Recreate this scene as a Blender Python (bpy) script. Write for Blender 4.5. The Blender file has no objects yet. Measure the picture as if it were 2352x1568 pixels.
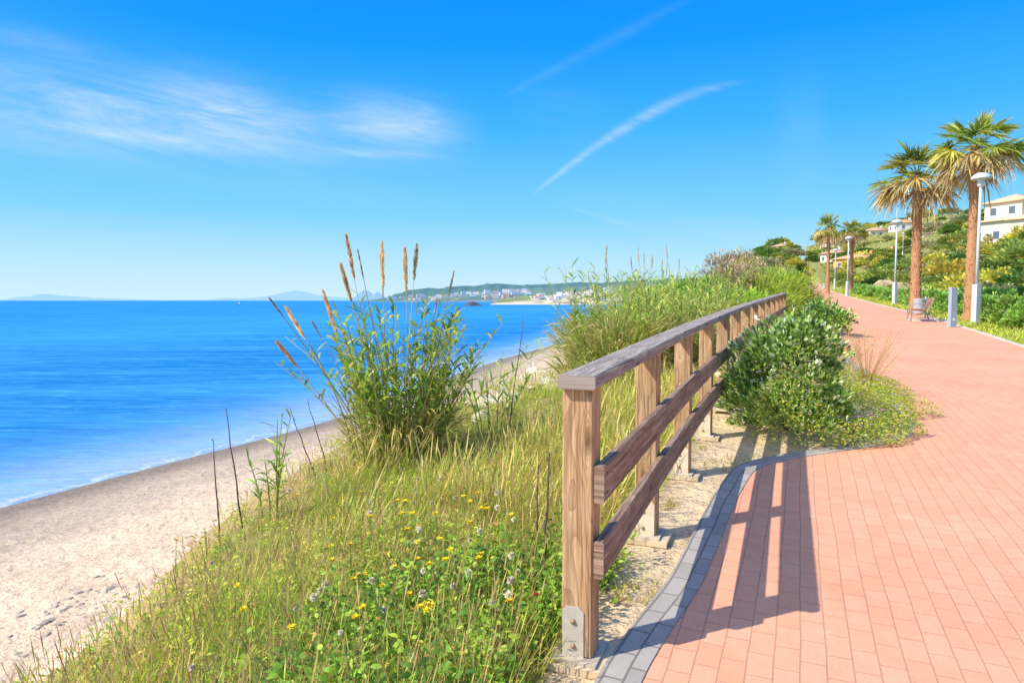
import bpy, math, random
import numpy as np
from mathutils import Vector
rng=np.random.default_rng(7); random.seed(7)
PI=math.pi
F=1568.0; TH=math.atan(94/F); H=1.5
SC=bpy.context.scene
COLL=SC.collection
U=lambda a,b,n=None: a+(b-a)*rng.random(n)

# ------------------------------------------------------------ camera
cam=bpy.data.cameras.new('camera'); co=bpy.data.objects.new('camera',cam); COLL.objects.link(co)
co.location=(0,0,H); co.rotation_euler=(PI/2-TH,0,0); cam.lens=24; cam.sensor_width=36
cam.clip_start=0.05; cam.clip_end=90000; SC.camera=co
def ray(px,py):
    a=(px-1176)/F; b=(784-py)/F
    return np.array([a, math.cos(TH)+b*math.sin(TH), -math.sin(TH)+b*math.cos(TH)])
def at(px,py,D):
    r=ray(px,py); return r*(D/r[1])+np.array([0,0,H])

# ------------------------------------------------------------ geometry collector
class Geo:
    def __init__(s): s.v=[]; s.f=[]; s.c=[]; s.g=[]; s.n=0
    def add(s,v,f,c=(0.5,0.5,0.5),gc=None):
        v=np.asarray(v,float).reshape(-1,3); n=len(v)
        c=np.asarray(c,float)
        if c.ndim==1: c=np.tile(c,(n,1))
        s.v.append(v); s.c.append(c.reshape(-1,3))
        s.g.append(np.zeros((n,3)) if gc is None else np.asarray(gc,float).reshape(-1,3))
        if isinstance(f,np.ndarray): s.f.append(f+s.n)
        else:
            by={}
            for q in f: by.setdefault(len(q),[]).append(q)
            for k,l in by.items(): s.f.append(np.array(l)+s.n)
        s.n+=n
    def build(s,name,mat,parent=None,origin=(0,0,0),smooth=False):
        me=bpy.data.meshes.new(name)
        V=np.concatenate(s.v)-np.asarray(origin,float); C=np.concatenate(s.c); G=np.concatenate(s.g)
        me.vertices.add(len(V)); me.vertices.foreach_set('co',V.astype(np.float32).ravel())
        lv=np.concatenate([f.ravel() for f in s.f]).astype(np.int32)
        cnt=np.concatenate([np.full(len(f),f.shape[1]) for f in s.f]).astype(np.int32)
        st=np.concatenate([[0],np.cumsum(cnt)[:-1]]).astype(np.int32)
        me.loops.add(len(lv)); me.loops.foreach_set('vertex_index',lv)
        me.polygons.add(len(cnt)); me.polygons.foreach_set('loop_start',st); me.polygons.foreach_set('loop_total',cnt)
        if smooth: me.polygons.foreach_set('use_smooth',np.ones(len(cnt),dtype=bool))
        me.update(calc_edges=True)
        a=me.color_attributes.new('Col','FLOAT_COLOR','POINT')
        a.data.foreach_set('color',np.hstack([C,np.ones((len(C),1))]).astype(np.float32).ravel())
        b=me.attributes.new('gc','FLOAT_VECTOR','POINT'); b.data.foreach_set('vector',G.astype(np.float32).ravel())
        me.validate()
        me.materials.append(mat)
        o=bpy.data.objects.new(name,me); COLL.objects.link(o)
        if parent is not None: o.parent=parent
        else: o.location=origin
        return o
def unit(a): 
    a=np.asarray(a,float); return a/np.maximum(np.linalg.norm(a,axis=-1,keepdims=True),1e-9)
PROF={'blade':lambda t:(1-t**1.6)*0.96+0.04,'leaf':lambda t:np.sin(np.clip(t*0.93+0.05,0,1)*PI)**0.8+0.03,
      'obov':lambda t:np.interp(t,[0,.33,.67,1],[.15,.75,1,.3]),'line':lambda t:np.ones_like(t),
      'seed':lambda t:np.interp(t,[0,.7,.72,.85,1],[.4,.35,1.2,1.6,.2]),'fan':lambda t:np.interp(t,[0,.5,1],[.35,1,.05])}
def ribbon(g,base,d0,L,W,droop,c0,c1=None,segs=3,prof='blade',roll=None):
    base=np.asarray(base,float); N=len(base); d0=unit(d0)
    L=np.broadcast_to(L,(N,)); W=np.broadcast_to(W,(N,)); droop=np.broadcast_to(droop,(N,))
    t=np.linspace(0,1,segs+1)
    P=base[:,None,:]+d0[:,None,:]*(L[:,None]*t)[...,None]
    P=P.copy(); P[...,2]-=(droop*L)[:,None]*t**2
    ang=U(0,2*PI,N)
    s=np.cross(d0,np.array([0,0,1.0]))
    bad=np.linalg.norm(s,axis=1)<0.15
    s[bad]=np.stack([np.cos(ang),np.sin(ang),0*ang],1)[bad]
    s=unit(s); b=np.cross(d0,s)
    r=U(-0.6,0.6,N) if roll is None else np.broadcast_to(roll,(N,))
    s=s*np.cos(r)[:,None]+b*np.sin(r)[:,None]
    w=(W[:,None]*0.5*PROF[prof](t)[None,:])[...,None]*s[:,None,:]
    V=np.stack([P-w,P+w],2)
    c0=np.broadcast_to(c0,(N,3)); c1=c0 if c1 is None else np.broadcast_to(c1,(N,3))
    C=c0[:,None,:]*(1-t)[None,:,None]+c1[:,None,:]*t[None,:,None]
    C=np.repeat(C[:,:,None,:],2,axis=2)
    k=np.arange(segs)*2
    q=np.stack([k,k+1,k+3,k+2],1)
    f=(np.arange(N)*(2*(segs+1)))[:,None,None]+q[None]
    g.add(V.reshape(-1,3),f.reshape(-1,4),C.reshape(-1,3))
def box(g,c,s,rz=0,col=(.5,.5,.5),tx=(0,0)):
    x,y,z=[q/2 for q in s]; ca,sa=math.cos(rz),math.sin(rz)
    fs=[([(-x,-y,-z),(x,-y,-z),(x,-y,z),(-x,-y,z)]),([(x,y,-z),(-x,y,-z),(-x,y,z),(x,y,z)]),
        ([(x,-y,-z),(x,y,-z),(x,y,z),(x,-y,z)]),([(-x,y,-z),(-x,-y,-z),(-x,-y,z),(-x,y,z)]),
        ([(-x,-y,z),(x,-y,z),(x,y,z),(-x,y,z)]),([(-x,y,-z),(x,y,-z),(x,-y,-z),(-x,-y,-z)])]
    for q in fs:
        v=[(c[0]+ca*a-sa*b,c[1]+sa*a+ca*b,c[2]+d) for a,b,d in q]
        g.add(v,[(0,1,2,3)],col,gc=[(d,a+b,0) for a,b,d in q])
def sweep(g,prof,pts,side,up,col=(.5,.5,.5),off=0,jit=0):
    pts=np.asarray(pts,float); M=len(pts); side=np.broadcast_to(side,(M,3)); up=np.broadcast_to(up,(M,3))
    R=[[pts[i]+side[i]*a+up[i]*b for a,b in prof] for i in range(M)]
    s=np.concatenate([[0],np.cumsum(np.linalg.norm(np.diff(pts,axis=0),axis=1))])+off
    n=len(prof); per=0
    for k in range(n):
        k2=(k+1)%n; d=math.dist(prof[k],prof[k2])
        for i in range(M-1):
            g.add([R[i][k],R[i+1][k],R[i+1][k2],R[i][k2]],[(0,1,2,3)],col,
                  gc=[(s[i],per,jit),(s[i+1],per,jit),(s[i+1],per+d,jit),(s[i],per+d,jit)])
        per+=d
    g.add(R[0],[tuple(range(n))],col,gc=[(a*.25+off,b,jit+3) for a,b in prof]); g.add(R[-1],[tuple(range(n))[::-1]],col,gc=[(a*.25+off,b,jit+3) for a,b in prof])
def chrect(w,h,c): 
    a,b=w/2,h/2
    return [(-a+c,-b),(a-c,-b),(a,-b+c),(a,b-c),(a-c,b),(-a+c,b),(-a,b-c),(-a,-b+c)]
def tube(g,pts,rad,n=8,col=(.5,.5,.5),cap=True):
    pts=np.asarray(pts,float); M=len(pts); rad=np.broadcast_to(rad,(M,))
    T=unit(np.gradient(pts,axis=0)); ref=np.array([0,0,1.]) if abs(T[0][2])<.9 else np.array([1.,0,0])
    A=unit(np.cross(T,ref)); B=np.cross(T,A); th=np.arange(n)/n*2*PI
    V=pts[:,None]+rad[:,None,None]*(A[:,None]*np.cos(th)[None,:,None]+B[:,None]*np.sin(th)[None,:,None])
    f=[]
    for i in range(M-1):
        for k in range(n):
            f.append((i*n+k,i*n+(k+1)%n,(i+1)*n+(k+1)%n,(i+1)*n+k))
    if cap: f.append(tuple(range(n))[::-1]); f.append(tuple((M-1)*n+k for k in range(n)))
    s=np.concatenate([[0],np.cumsum(np.linalg.norm(np.diff(pts,axis=0),axis=1))])
    gc=np.stack(np.broadcast_arrays(s[:,None],th[None,:]*.1,0*th[None,:]),-1).reshape(-1,3)
    g.add(V.reshape(-1,3),f,col,gc=gc)
def lathe(g,prof,c=(0,0,0),n=16,col=(.5,.5,.5)):
    th=np.arange(n)/n*2*PI; V=[(c[0]+r*math.cos(t),c[1]+r*math.sin(t),c[2]+z) for r,z in prof for t in th]; f=[]
    for i in range(len(prof)-1):
        for k in range(n): f.append((i*n+k,i*n+(k+1)%n,(i+1)*n+(k+1)%n,(i+1)*n+k))
    g.add(V,f,col)
def tag(o,label,cat,group=None,kind=None):
    if label: o['label']=label
    if cat: o['category']=cat
    if group: o['group']=group
    if kind: o['kind']=kind
    return o
def thing(name,label,cat,loc=(0,0,0),rz=0,group=None):
    o=bpy.data.objects.new(name,None); COLL.objects.link(o); o.location=loc; o.rotation_euler=(0,0,rz); o.empty_display_size=.2
    return tag(o,label,cat,group)
KIDS={}
def dup(root,loc,rz=0,sc=1,label=None,group=None,cat=None):
    bpy_kids=KIDS.setdefault(root.name,None) or [(c,[d for d in bpy.data.objects if d.parent==c]) for c in bpy.data.objects if c.parent==root]
    KIDS[root.name]=bpy_kids
    r=root.copy(); COLL.objects.link(r); r.location=loc; r.rotation_euler=(0,0,rz); r.scale=(sc,)*3 if np.isscalar(sc) else sc
    if label: r['label']=label
    if group: r['group']=group
    if cat: r['category']=cat
    for c,ds in bpy_kids:
        k=c.copy(); COLL.objects.link(k); k.parent=r
        for d in ds:
            e=d.copy(); COLL.objects.link(e); e.parent=k
    return r

# ------------------------------------------------------------ materials
def newmat(name):
    m=bpy.data.materials.new(name); m.use_nodes=True; nt=m.node_tree; nt.nodes.clear()
    out=nt.nodes.new('ShaderNodeOutputMaterial'); return m,nt,out
class NB:
    def __init__(s,nt): s.nt=nt
    def n(s,t,**k):
        x=s.nt.nodes.new(t)
        for a,b in k.items(): setattr(x,a,b)
        return x
    def l(s,a,b): s.nt.links.new(a,b)
    def m(s,op,a,b=None,c=None,clamp=False):
        x=s.nt.nodes.new('ShaderNodeMath'); x.operation=op; x.use_clamp=clamp
        for i,q in enumerate([a,b,c]):
            if q is None: continue
            if isinstance(q,(int,float)): x.inputs[i].default_value=q
            else: s.l(q,x.inputs[i])
        return x.outputs[0]
    def mix(s,fac,a,b,mode='MIX'):
        x=s.nt.nodes.new('ShaderNodeMixRGB'); x.blend_type=mode
        for i,q in enumerate([fac,a,b]):
            if isinstance(q,(int,float)): x.inputs[i].default_value=q
            elif isinstance(q,tuple): x.inputs[i].default_value=(*q,1)
            else: s.l(q,x.inputs[i])
        return x.outputs[0]
    def attr(s,name): x=s.n('ShaderNodeAttribute',attribute_name=name); return x
    def noise(s,vec,scale,detail=4,rough=.55,dist=0):
        x=s.n('ShaderNodeTexNoise'); x.inputs['Scale'].default_value=scale; x.inputs['Detail'].default_value=detail
        x.inputs['Roughness'].default_value=rough; x.inputs['Distortion'].default_value=dist
        if vec is not None: s.l(vec,x.inputs['Vector'])
        return x.outputs['Fac']
    def mapv(s,vec,scale,rot=(0,0,0)):
        x=s.n('ShaderNodeMapping'); x.inputs['Scale'].default_value=scale; x.inputs['Rotation'].default_value=rot; s.l(vec,x.inputs['Vector']); return x.outputs[0]
    def ramp(s,fac,stops):
        x=s.n('ShaderNodeValToRGB'); cr=x.color_ramp
        cr.elements.remove(cr.elements[1]); cr.elements[0].position=stops[0][0]; cr.elements[0].color=(*stops[0][1],1)
        for p,c in stops[1:]:
            e=cr.elements.new(p); e.color=(*c,1)
        s.l(fac,x.inputs[0]); return x.outputs[0]
    def bump(s,h,strength=.3,dist=.01):
        x=s.n('ShaderNodeBump'); x.inputs['Strength'].default_value=strength; x.inputs['Distance'].default_value=dist; s.l(h,x.inputs['Height']); return x.outputs[0]
    def prin(s,out,col,rough=.7,normal=None,metal=0,spec=.4):
        p=s.n('ShaderNodeBsdfPrincipled'); p.inputs['Roughness'].default_value=rough; p.inputs['Metallic'].default_value=metal
        p.inputs['Specular IOR Level'].default_value=spec
        if isinstance(col,tuple): p.inputs['Base Color'].default_value=(*col,1)
        else: s.l(col,p.inputs['Base Color'])
        if normal is not None: s.l(normal,p.inputs['Normal'])
        if out is not None: s.l(p.outputs[0],out.inputs[0])
        return p
def vc_mat(name,rough=.7,nscale=8,namt=.25,bump=.0,metal=0,spec=.3):
    m,nt,out=newmat(name); b=NB(nt)
    tc=b.n('ShaderNodeTexCoord').outputs['Object']
    nz=b.noise(tc,nscale,5)
    f=b.m('MULTIPLY_ADD',nz,namt*2,1-namt)
    cc=b.n('ShaderNodeCombineXYZ'); [b.l(f,cc.inputs[i]) for i in range(3)]
    col=b.mix(1,b.attr('Col').outputs['Color'],cc.outputs[0],'MULTIPLY')
    nm=b.bump(nz,bump,.02) if bump else None
    b.prin(out,col,rough,nm,metal,spec); return m
def leaf_mat(name,trans=.35,rough=.5,spec=.3,val=1.55):
    m,nt,out=newmat(name); b=NB(nt)
    oi=b.n('ShaderNodeObjectInfo').outputs['Random']
    hs=b.n('ShaderNodeHueSaturation'); b.l(b.attr('Col').outputs['Color'],hs.inputs['Color'])
    b.l(b.m('MULTIPLY_ADD',oi,.03,.485),hs.inputs['Hue']); b.l(b.m('MULTIPLY_ADD',oi,.35,val-.17),hs.inputs['Value'])
    p=b.prin(None,hs.outputs[0],rough,None,0,spec)
    tr=b.n('ShaderNodeBsdfTranslucent'); b.l(hs.outputs[0],tr.inputs[0])
    mx=b.n('ShaderNodeMixShader'); mx.inputs[0].default_value=trans; b.l(p.outputs[0],mx.inputs[1]); b.l(tr.outputs[0],mx.inputs[2]); b.l(mx.outputs[0],out.inputs[0])
    return m
def haze_mat(name,fac,haze=(.35,.66,.95),nscale=.01,namt=.3):  # airlight painted in: haze colour mixed over the surface as emission
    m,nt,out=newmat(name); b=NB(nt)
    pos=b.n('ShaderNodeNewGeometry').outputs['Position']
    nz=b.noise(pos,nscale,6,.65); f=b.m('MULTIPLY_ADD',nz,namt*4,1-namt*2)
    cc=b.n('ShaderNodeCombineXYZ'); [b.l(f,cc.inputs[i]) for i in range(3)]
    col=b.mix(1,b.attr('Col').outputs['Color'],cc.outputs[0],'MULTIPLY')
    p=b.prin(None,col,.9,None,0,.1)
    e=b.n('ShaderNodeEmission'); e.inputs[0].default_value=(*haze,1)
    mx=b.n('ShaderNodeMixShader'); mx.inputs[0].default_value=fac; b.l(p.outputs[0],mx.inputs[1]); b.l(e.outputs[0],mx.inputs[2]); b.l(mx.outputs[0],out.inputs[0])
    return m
def wood_mat(name,stops,dark=(.20,.10,.05)):
    m,nt,out=newmat(name); b=NB(nt)
    gc=b.attr('gc').outputs['Vector']
    vo=b.n('ShaderNodeTexVoronoi'); vo.inputs['Scale'].default_value=1; b.l(b.mapv(gc,(2.3,7.5,1)),vo.inputs['Vector'])
    kd=vo.outputs['Distance']
    n1=b.noise(b.mapv(gc,(2.2,60,1)),1,8,.70,.5)
    n2=b.noise(b.mapv(gc,(.9,7,1)),1,2,.5,.6)
    ph=b.m('ADD',b.m('MULTIPLY',n2,13),b.m('MULTIPLY',b.m('EXPONENT',b.m('MULTIPLY',kd,-6)),6))
    wv=b.m('POWER',b.m('FRACT',ph),2.2)
    n3=b.noise(gc,3.5,4)
    a=b.m('ADD',b.m('MULTIPLY',n1,.85),b.m('MULTIPLY',n3,.2))
    c=b.ramp(a,stops)
    c=b.mix(b.m('MULTIPLY',wv,.5),c,dark,'MIX')
    kn=b.m('SUBTRACT',1,b.m('MULTIPLY',kd,5.5),clamp=True)
    c=b.mix(b.m('MULTIPLY',kn,.9),c,(.08,.03,.012))
    st=b.m('MULTIPLY_ADD',b.noise(b.mapv(gc,(.8,6,1)),1,4,.6),4,-2.2,clamp=True)
    c=b.mix(b.m('MULTIPLY',st,.45),c,(.19,.15,.13))
    crack=b.m('GREATER_THAN',b.noise(b.mapv(gc,(.9,70,1)),1,2,.4),.67)
    c=b.mix(b.m('MULTIPLY',crack,.7),c,(.05,.028,.018))
    h=b.m('SUBTRACT',b.m('ADD',n1,b.m('MULTIPLY',wv,.3)),b.m('MULTIPLY',crack,.9))
    b.prin(out,c,.8,b.bump(h,.7,.008),0,.2); return m
M={}
M['post']=wood_mat('weathered_post_wood',[(.34,(.25,.125,.058)),(.5,(.54,.32,.16)),(.66,(.74,.51,.30))])
M['rail']=wood_mat('weathered_rail_wood',[(.34,(.15,.088,.058)),(.5,(.34,.215,.145)),(.66,(.54,.39,.28))],(.13,.07,.045))
M['cap']=wood_mat('grey_cap_wood',[(.34,(.17,.13,.115)),(.5,(.37,.30,.25)),(.66,(.58,.51,.44))],(.16,.115,.09))
M['leaf']=leaf_mat('leaf',.35,.5,.3,1.5); M['gloss']=leaf_mat('glossy_leaf',.2,.4,.45,1.5); M['grass']=leaf_mat('grass',.35,.6,.2,1.4)
M['dim']=leaf_mat('dry_plant',.2,.7,.2,1.0)
M['vc']=vc_mat('painted'); M['stone']=vc_mat('stone',.85,9,.35,.5); M['bark']=vc_mat('bark',.9,30,.35,.6)
M['wall']=vc_mat('stucco',.9,1.5,.06); M['roof']=vc_mat('roof_tile',.85,3,.25,.2); M['glass']=vc_mat('dark_glass',.15,1,.1,0,0,.6)
M['metal']=vc_mat('grey_metal',.45,20,.15,.1,.0,.5); M['galv']=vc_mat('galvanised',.5,25,.22,.15,.2,.5)
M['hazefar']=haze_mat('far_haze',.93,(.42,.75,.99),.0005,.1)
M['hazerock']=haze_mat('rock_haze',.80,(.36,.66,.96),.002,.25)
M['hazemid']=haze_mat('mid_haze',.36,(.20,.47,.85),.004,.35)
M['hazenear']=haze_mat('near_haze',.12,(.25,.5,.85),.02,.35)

# ------------------------------------------------------------ reference curves
def smt(ys,xs,sig,lo=-60,hi=1300,st=.1):
    Y=np.arange(lo,hi,st); X=np.interp(Y,ys,xs)
    k=int(4*sig/st); w=np.exp(-.5*(np.arange(-k,k+1)*st/sig)**2); w/=w.sum()
    Xp=np.concatenate([X[0]-(X[1]-X[0])*np.arange(k,0,-1),X,X[-1]+(X[-1]-X[-2])*np.arange(1,k+1)])
    Xs=np.convolve(Xp,w,'valid')
    return lambda y: np.interp(y,Y,Xs)
xf=smt([-60,2.83,5.5,8.2,11,15,20.5,30,43,85,140,400,1300],[-24.8,.29,1.37,2.52,3.76,5.6,8.15,12.6,17.7,34,58,165,545],.8)
xl_=smt([-60,0,2.68,2.98,3.46,4.2,4.9,5.5,5.75,6.0,6.2,6.5,6.9,7.8,10,12,16,20,25.6,43,85,140,400,1300],
       [-26,-.55,.54,.7,.98,1.32,1.64,1.95,2.1,2.5,2.9,3.6,4.1,4.65,5.5,6.2,7.6,9.3,11.9,18.9,36,59,167,550],.1)
xr_=smt([-60,-10,0,5,10,15.8,21.8,32,43.6,60,85,99,140,400,1300],[-22,1.0,5.3,7.4,9.5,11.9,14.65,19,23.4,29.8,39.6,45,62.4,171,556],3)
xs_=smt([-60,0,10,18,25,29.7,64,91,180,400,700,1300],[-30,-19.5,-16.3,-13.6,-10.8,-8.6,-1,7.2,30,80,200,420],2.5)
def zp(y):
    y=np.asarray(y,float)
    return .03*np.maximum(0,np.minimum(y,400)-2.8)+.00011*np.clip(y-40,0,110)**2+.024*np.clip(y-150,0,250)
def sm(t): t=np.clip(t,0,1); return t*t*(3-2*t)
def crestd(y): y=np.asarray(y,float); return np.interp(y,[0,2.5,3,4,5,5.8,8,10,60,300],[2.4,2.85,3.1,3.45,3.8,4.1,5.1,5.7,8.2,14])
def toed(y): return crestd(y)+3.0+np.clip(y-5,0,400)*.08
def zterr(x,y):
    x=np.asarray(x,float); y=np.asarray(y,float)
    b=zp(y); F_=xf(y); d=F_-x; cd=crestd(y); td=toed(y); sh=F_-xs_(y); td=np.minimum(td,sh-3)
    far=.055*np.clip(y-140,0,240)
    top=b-.03-.72*np.clip(d/cd,0,1)**1.6+far
    zc=b-.75+far
    n=.10*np.sin(x*1.3+y*.7)+.08*np.sin(x*2.9-y*1.9)+.05*np.sin(x*5.1+y*4.3)
    n2=.03*np.sin(x*9.1+y*6.3+1.5*np.sin(y*5.2))*np.sin(x*6.7-y*8.9)
    bl=zc+(-2.8-zc)*sm((d-cd+.25)/(td-cd))**.95+(n*.35+n2)*sm((d-cd)/.8)*(1-sm((d-td)/1.5))
    be=-2.8+(-4+2.8)*np.clip((d-td)/np.maximum(sh-td,.5),0,1)**1.15+n*.2*(1-sm((d-td)/(sh-td)))
    se=-4-.09*np.maximum(0,d-sh)
    z=np.where(d<=0,b-.03,np.where(d<cd,top,np.where(d<td,bl,np.where(d<sh,be,np.maximum(se,-6)))))
    z=np.where((d>0.3)&(d<cd),z+n*.5*sm((d-.3)/1.0)*(1-.3*sm((d-cd+1))),z)
    xl=xl_(y); xr=xr_(y)
    z=np.where((x>=xl-.001)&(x<=xr+.001),b-.10,z)
    r=x-xr
    hill=.27*np.maximum(0,r-2.5)*sm((r-1)/8)
    hill=np.where(hill>15,15+(hill-15)*.10,hill); hill=np.minimum(hill,22)
    hn=(.5*np.sin(x*.21+y*.13)+.35*np.sin(x*.5-y*.37)+.9*np.sin(x*.09+y*.05))*sm((r-4)/20)
    z=np.where(r>0.001,b-.02+hill+hn+far,z)
    return z
def hit(px,py,off=0.):
    r=ray(px,py); t=1.5
    while t<600:
        p=r*t+np.array([0,0,H])
        if p[2]<float(zterr(p[0],p[1]))+off: return p
        t+=.03+t*.004
    return p
def ground(x,y): return (float(x),float(y),float(zterr(x,y)))

# ------------------------------------------------------------ ground sheet
rows=np.concatenate([np.arange(-8,12,.12),np.arange(12,40,.35),np.arange(40,100,1.0),np.geomspace(100,1250,90)])
SEG=[(lambda y:xs_(y)-60,3),(lambda y:xs_(y)-4,14),(lambda y:xs_(y)+3,24),(lambda y:xf(y)-np.minimum(toed(y),xf(y)-xs_(y)-3),34),
     (lambda y:xf(y)-crestd(y),26),(lambda y:xf(y),3),(lambda y:np.maximum(xl_(y)-.13,xf(y)+.05),1),(lambda y:xl_(y)+.01,3),(lambda y:xr_(y)-.01,1),
     (lambda y:xr_(y)+.08,14),(lambda y:xr_(y)+12,34),(lambda y:xr_(y)+90,16),(lambda y:xr_(y)+900,0)]
cols=[]
for i in range(len(SEG)-1):
    a=SEG[i][0](rows); c=SEG[i+1][0](rows); n=SEG[i][1]
    for k in range(n): cols.append(a+(c-a)*k/n)
cols.append(SEG[-1][0](rows))
X=np.stack(cols,1); Y=np.repeat(rows[:,None],X.shape[1],1); Z=zterr(X,Y)
R_,C_=X.shape
idx=np.arange(R_*C_).reshape(R_,C_)
fq=np.stack([idx[:-1,:-1],idx[:-1,1:],idx[1:,1:],idx[1:,:-1]],-1).reshape(-1,4)
d=xf(Y)-X; cd=crestd(Y); td=toed(Y); sh=xf(Y)-xs_(Y); td=np.minimum(td,sh-3)
def L3(a,b,t): return a+(b-a)*np.clip(t,0,1)[...,None]
sandy=np.array([.72,.54,.32]); soil=np.array([.32,.25,.09]); ochre=np.array([.46,.31,.14]); dry=np.array([.74,.55,.37]); mid=np.array([.50,.385,.28]); wet=np.array([.25,.195,.145]); green=np.array([.28,.28,.08])
col=np.broadcast_to(sandy,X.shape+(3,)).copy()
wv=.25*np.sin(X*2.3+Y*1.7)+.2*np.sin(X*5.1-Y*3.3)+.15*np.sin(X*9.3+Y*7.1)
col=L3(col,soil+0*col,(d-.15)/.5)
col=L3(col,ochre+0*col,(d-cd+.4+wv)/.5)
col=L3(col,dry+0*col,(d-cd-.9+wv*2)/1.0)
q=(d-td)/(sh-td)
col=L3(col,mid+0*col,(q-.3)/.25); col=L3(col,wet+0*col,(q-.66)/.22)
r=X-xr_(Y); col=np.where((r>.05)[...,None],L3(np.broadcast_to(np.array([.42,.40,.09]),col.shape),np.broadcast_to(green,col.shape),(r-2)/6),col)
fg=(Y>110)&(d<cd+2); col=np.where(fg[...,None],green,col)
gg=Geo(); gg.add(np.stack([X,Y,Z],-1).reshape(-1,3),fq,col.reshape(-1,3),gc=np.stack([np.clip((q-.05)/.4,0,1),r,d],-1).reshape(-1,3))
m,nt,out=newmat('ground_soil_and_sand'); b=NB(nt)
pos=b.n('ShaderNodeNewGeometry').outputs['Position']
n1=b.noise(pos,.9,6,.6); n2=b.noise(pos,14,5,.7); n3=b.noise(pos,70,3,.7); n4=b.noise(pos,4.2,4,.55); n5=b.noise(pos,.12,6,.7)
f=b.m('ADD',b.m('ADD',b.m('MULTIPLY',n1,.5),b.m('ADD',b.m('MULTIPLY',n5,.3),b.m('MULTIPLY',n4,.3))),b.m('ADD',b.m('MULTIPLY',n2,.5),b.m('MULTIPLY',n3,.4)))
cc=b.n('ShaderNodeCombineXYZ'); f2=b.m('MULTIPLY_ADD',f,1.5,-.40); [b.l(f2,cc.inputs[i]) for i in range(3)]
c=b.mix(1,b.attr('Col').outputs['Color'],cc.outputs[0],'MULTIPLY')
peb=b.m('GREATER_THAN',b.noise(pos,26,2,.5),.67)
c=b.mix(b.m('MULTIPLY',peb,.4),c,(.78,.72,.64))
peb2=b.m('GREATER_THAN',b.noise(b.mapv(pos,(1,1,1),(0,0,1)),31,2,.5),.66)
c=b.mix(b.m('MULTIPLY',peb2,.6),c,(.18,.13,.09))
hh=b.m('ADD',b.m('MULTIPLY',n2,.4),b.m('MULTIPLY',n4,1.3))
b.prin(out,c,.9,b.bump(hh,.9,.10),0,.15)
tag(gg.build('ground',m,smooth=True),'sandy bluff, beach and hillside ground running along the coast','ground',kind='structure')

# ------------------------------------------------------------ sea
srow=np.concatenate([np.arange(-20,12,2),np.arange(12,100,1.2),np.geomspace(100,60000,110)])
offs=np.concatenate([-np.geomspace(60000,22,50),-np.arange(21,0,-.5),np.arange(0,4.6,.5),np.geomspace(8,40000,16)])
X=xs_(srow)[:,None]+offs[None]; Y=np.repeat(srow[:,None],len(offs),1)
dsh=-offs[None]+0*X
Z=-4+0*X+ .05*np.sin(dsh*1.1+Y*.05)*np.exp(-np.abs(dsh-3)/6)*(dsh>0)
idx=np.arange(X.size).reshape(X.shape); fq=np.stack([idx[:-1,:-1],idx[:-1,1:],idx[1:,1:],idx[1:,:-1]],-1).reshape(-1,4)
gg=Geo(); gg.add(np.stack([X,Y,Z],-1).reshape(-1,3),fq,(0,.2,.6),gc=np.stack([dsh,Y,0*X],-1).reshape(-1,3))
m,nt,out=newmat('sea_water'); b=NB(nt)
pos=b.n('ShaderNodeNewGeometry').outputs['Position']
sx=b.n('ShaderNodeSeparateXYZ'); b.l(b.attr('gc').outputs['Vector'],sx.inputs[0]); ds=sx.outputs[0]
nA=b.noise(b.mapv(pos,(.035,.30,.1),(0,0,.05)),1,7,.68,.4); nB=b.noise(b.mapv(pos,(.7,2.6,1),(0,0,.1)),1,6,.7,.3); nC=b.noise(b.mapv(pos,(.003,.025,.1)),1,6,.65)
nD=b.noise(b.mapv(pos,(.35,1.5,1),(0,0,-.05)),1,6,.68,.8)
wob=b.noise(pos,.45,4,.6); dd=b.m('ADD',ds,b.m('MULTIPLY_ADD',wob,3.0,-1.5))
deep=b.ramp(b.m('MULTIPLY',ds,1/200.),[(0,(.34,.46,.68)),(.012,(.26,.42,.68)),(.03,(.08,.28,.58)),(.06,(.0,.17,.48)),(.12,(.0,.18,.49)),(.35,(.02,.26,.56)),(1,(.0,.19,.50))])
c=b.mix(b.m('MULTIPLY_ADD',nA,2.4,-1.0,clamp=True),deep,(.07,.42,.72))
c=b.mix(b.m('MULTIPLY_ADD',nD,3.0,-1.5,clamp=True),c,(.12,.48,.76))
c=b.mix(b.m('MULTIPLY',b.m('MULTIPLY_ADD',nD,-5,2.15,clamp=True),.5),c,(.0,.10,.40))
c=b.mix(b.m('MULTIPLY_ADD',nC,1.8,-.9,clamp=True),c,(.0,.14,.47))
fl=b.m('MULTIPLY',b.m('SUBTRACT',1,b.m('MULTIPLY',dd,.14),clamp=True),b.m('MULTIPLY_ADD',nB,2.6,-.95,clamp=True))
c=b.mix(b.m('MULTIPLY',fl,.5),c,(.55,.62,.76))
f1=b.m('SUBTRACT',1,b.m('MULTIPLY',b.m('ABSOLUTE',b.m('SUBTRACT',dd,.35)),8),clamp=True)
c=b.mix(b.m('MULTIPLY',f1,.6),c,(.75,.76,.78))
hb=b.m('ADD',b.m('MULTIPLY',nA,1.5),b.m('ADD',nB,nD))
nm=b.bump(hb,.5,.25)
dfu=b.n('ShaderNodeBsdfDiffuse'); b.l(c,dfu.inputs[0]); b.l(nm,dfu.inputs['Normal'])
gl=b.n('ShaderNodeBsdfGlossy'); gl.inputs['Roughness'].default_value=.2; gl.inputs[0].default_value=(.8,.9,1,1); b.l(nm,gl.inputs['Normal'])
mx=b.n('ShaderNodeMixShader'); mx.inputs[0].default_value=.10; b.l(dfu.outputs[0],mx.inputs[1]); b.l(gl.outputs[0],mx.inputs[2]); b.l(mx.outputs[0],out.inputs[0])
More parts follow.
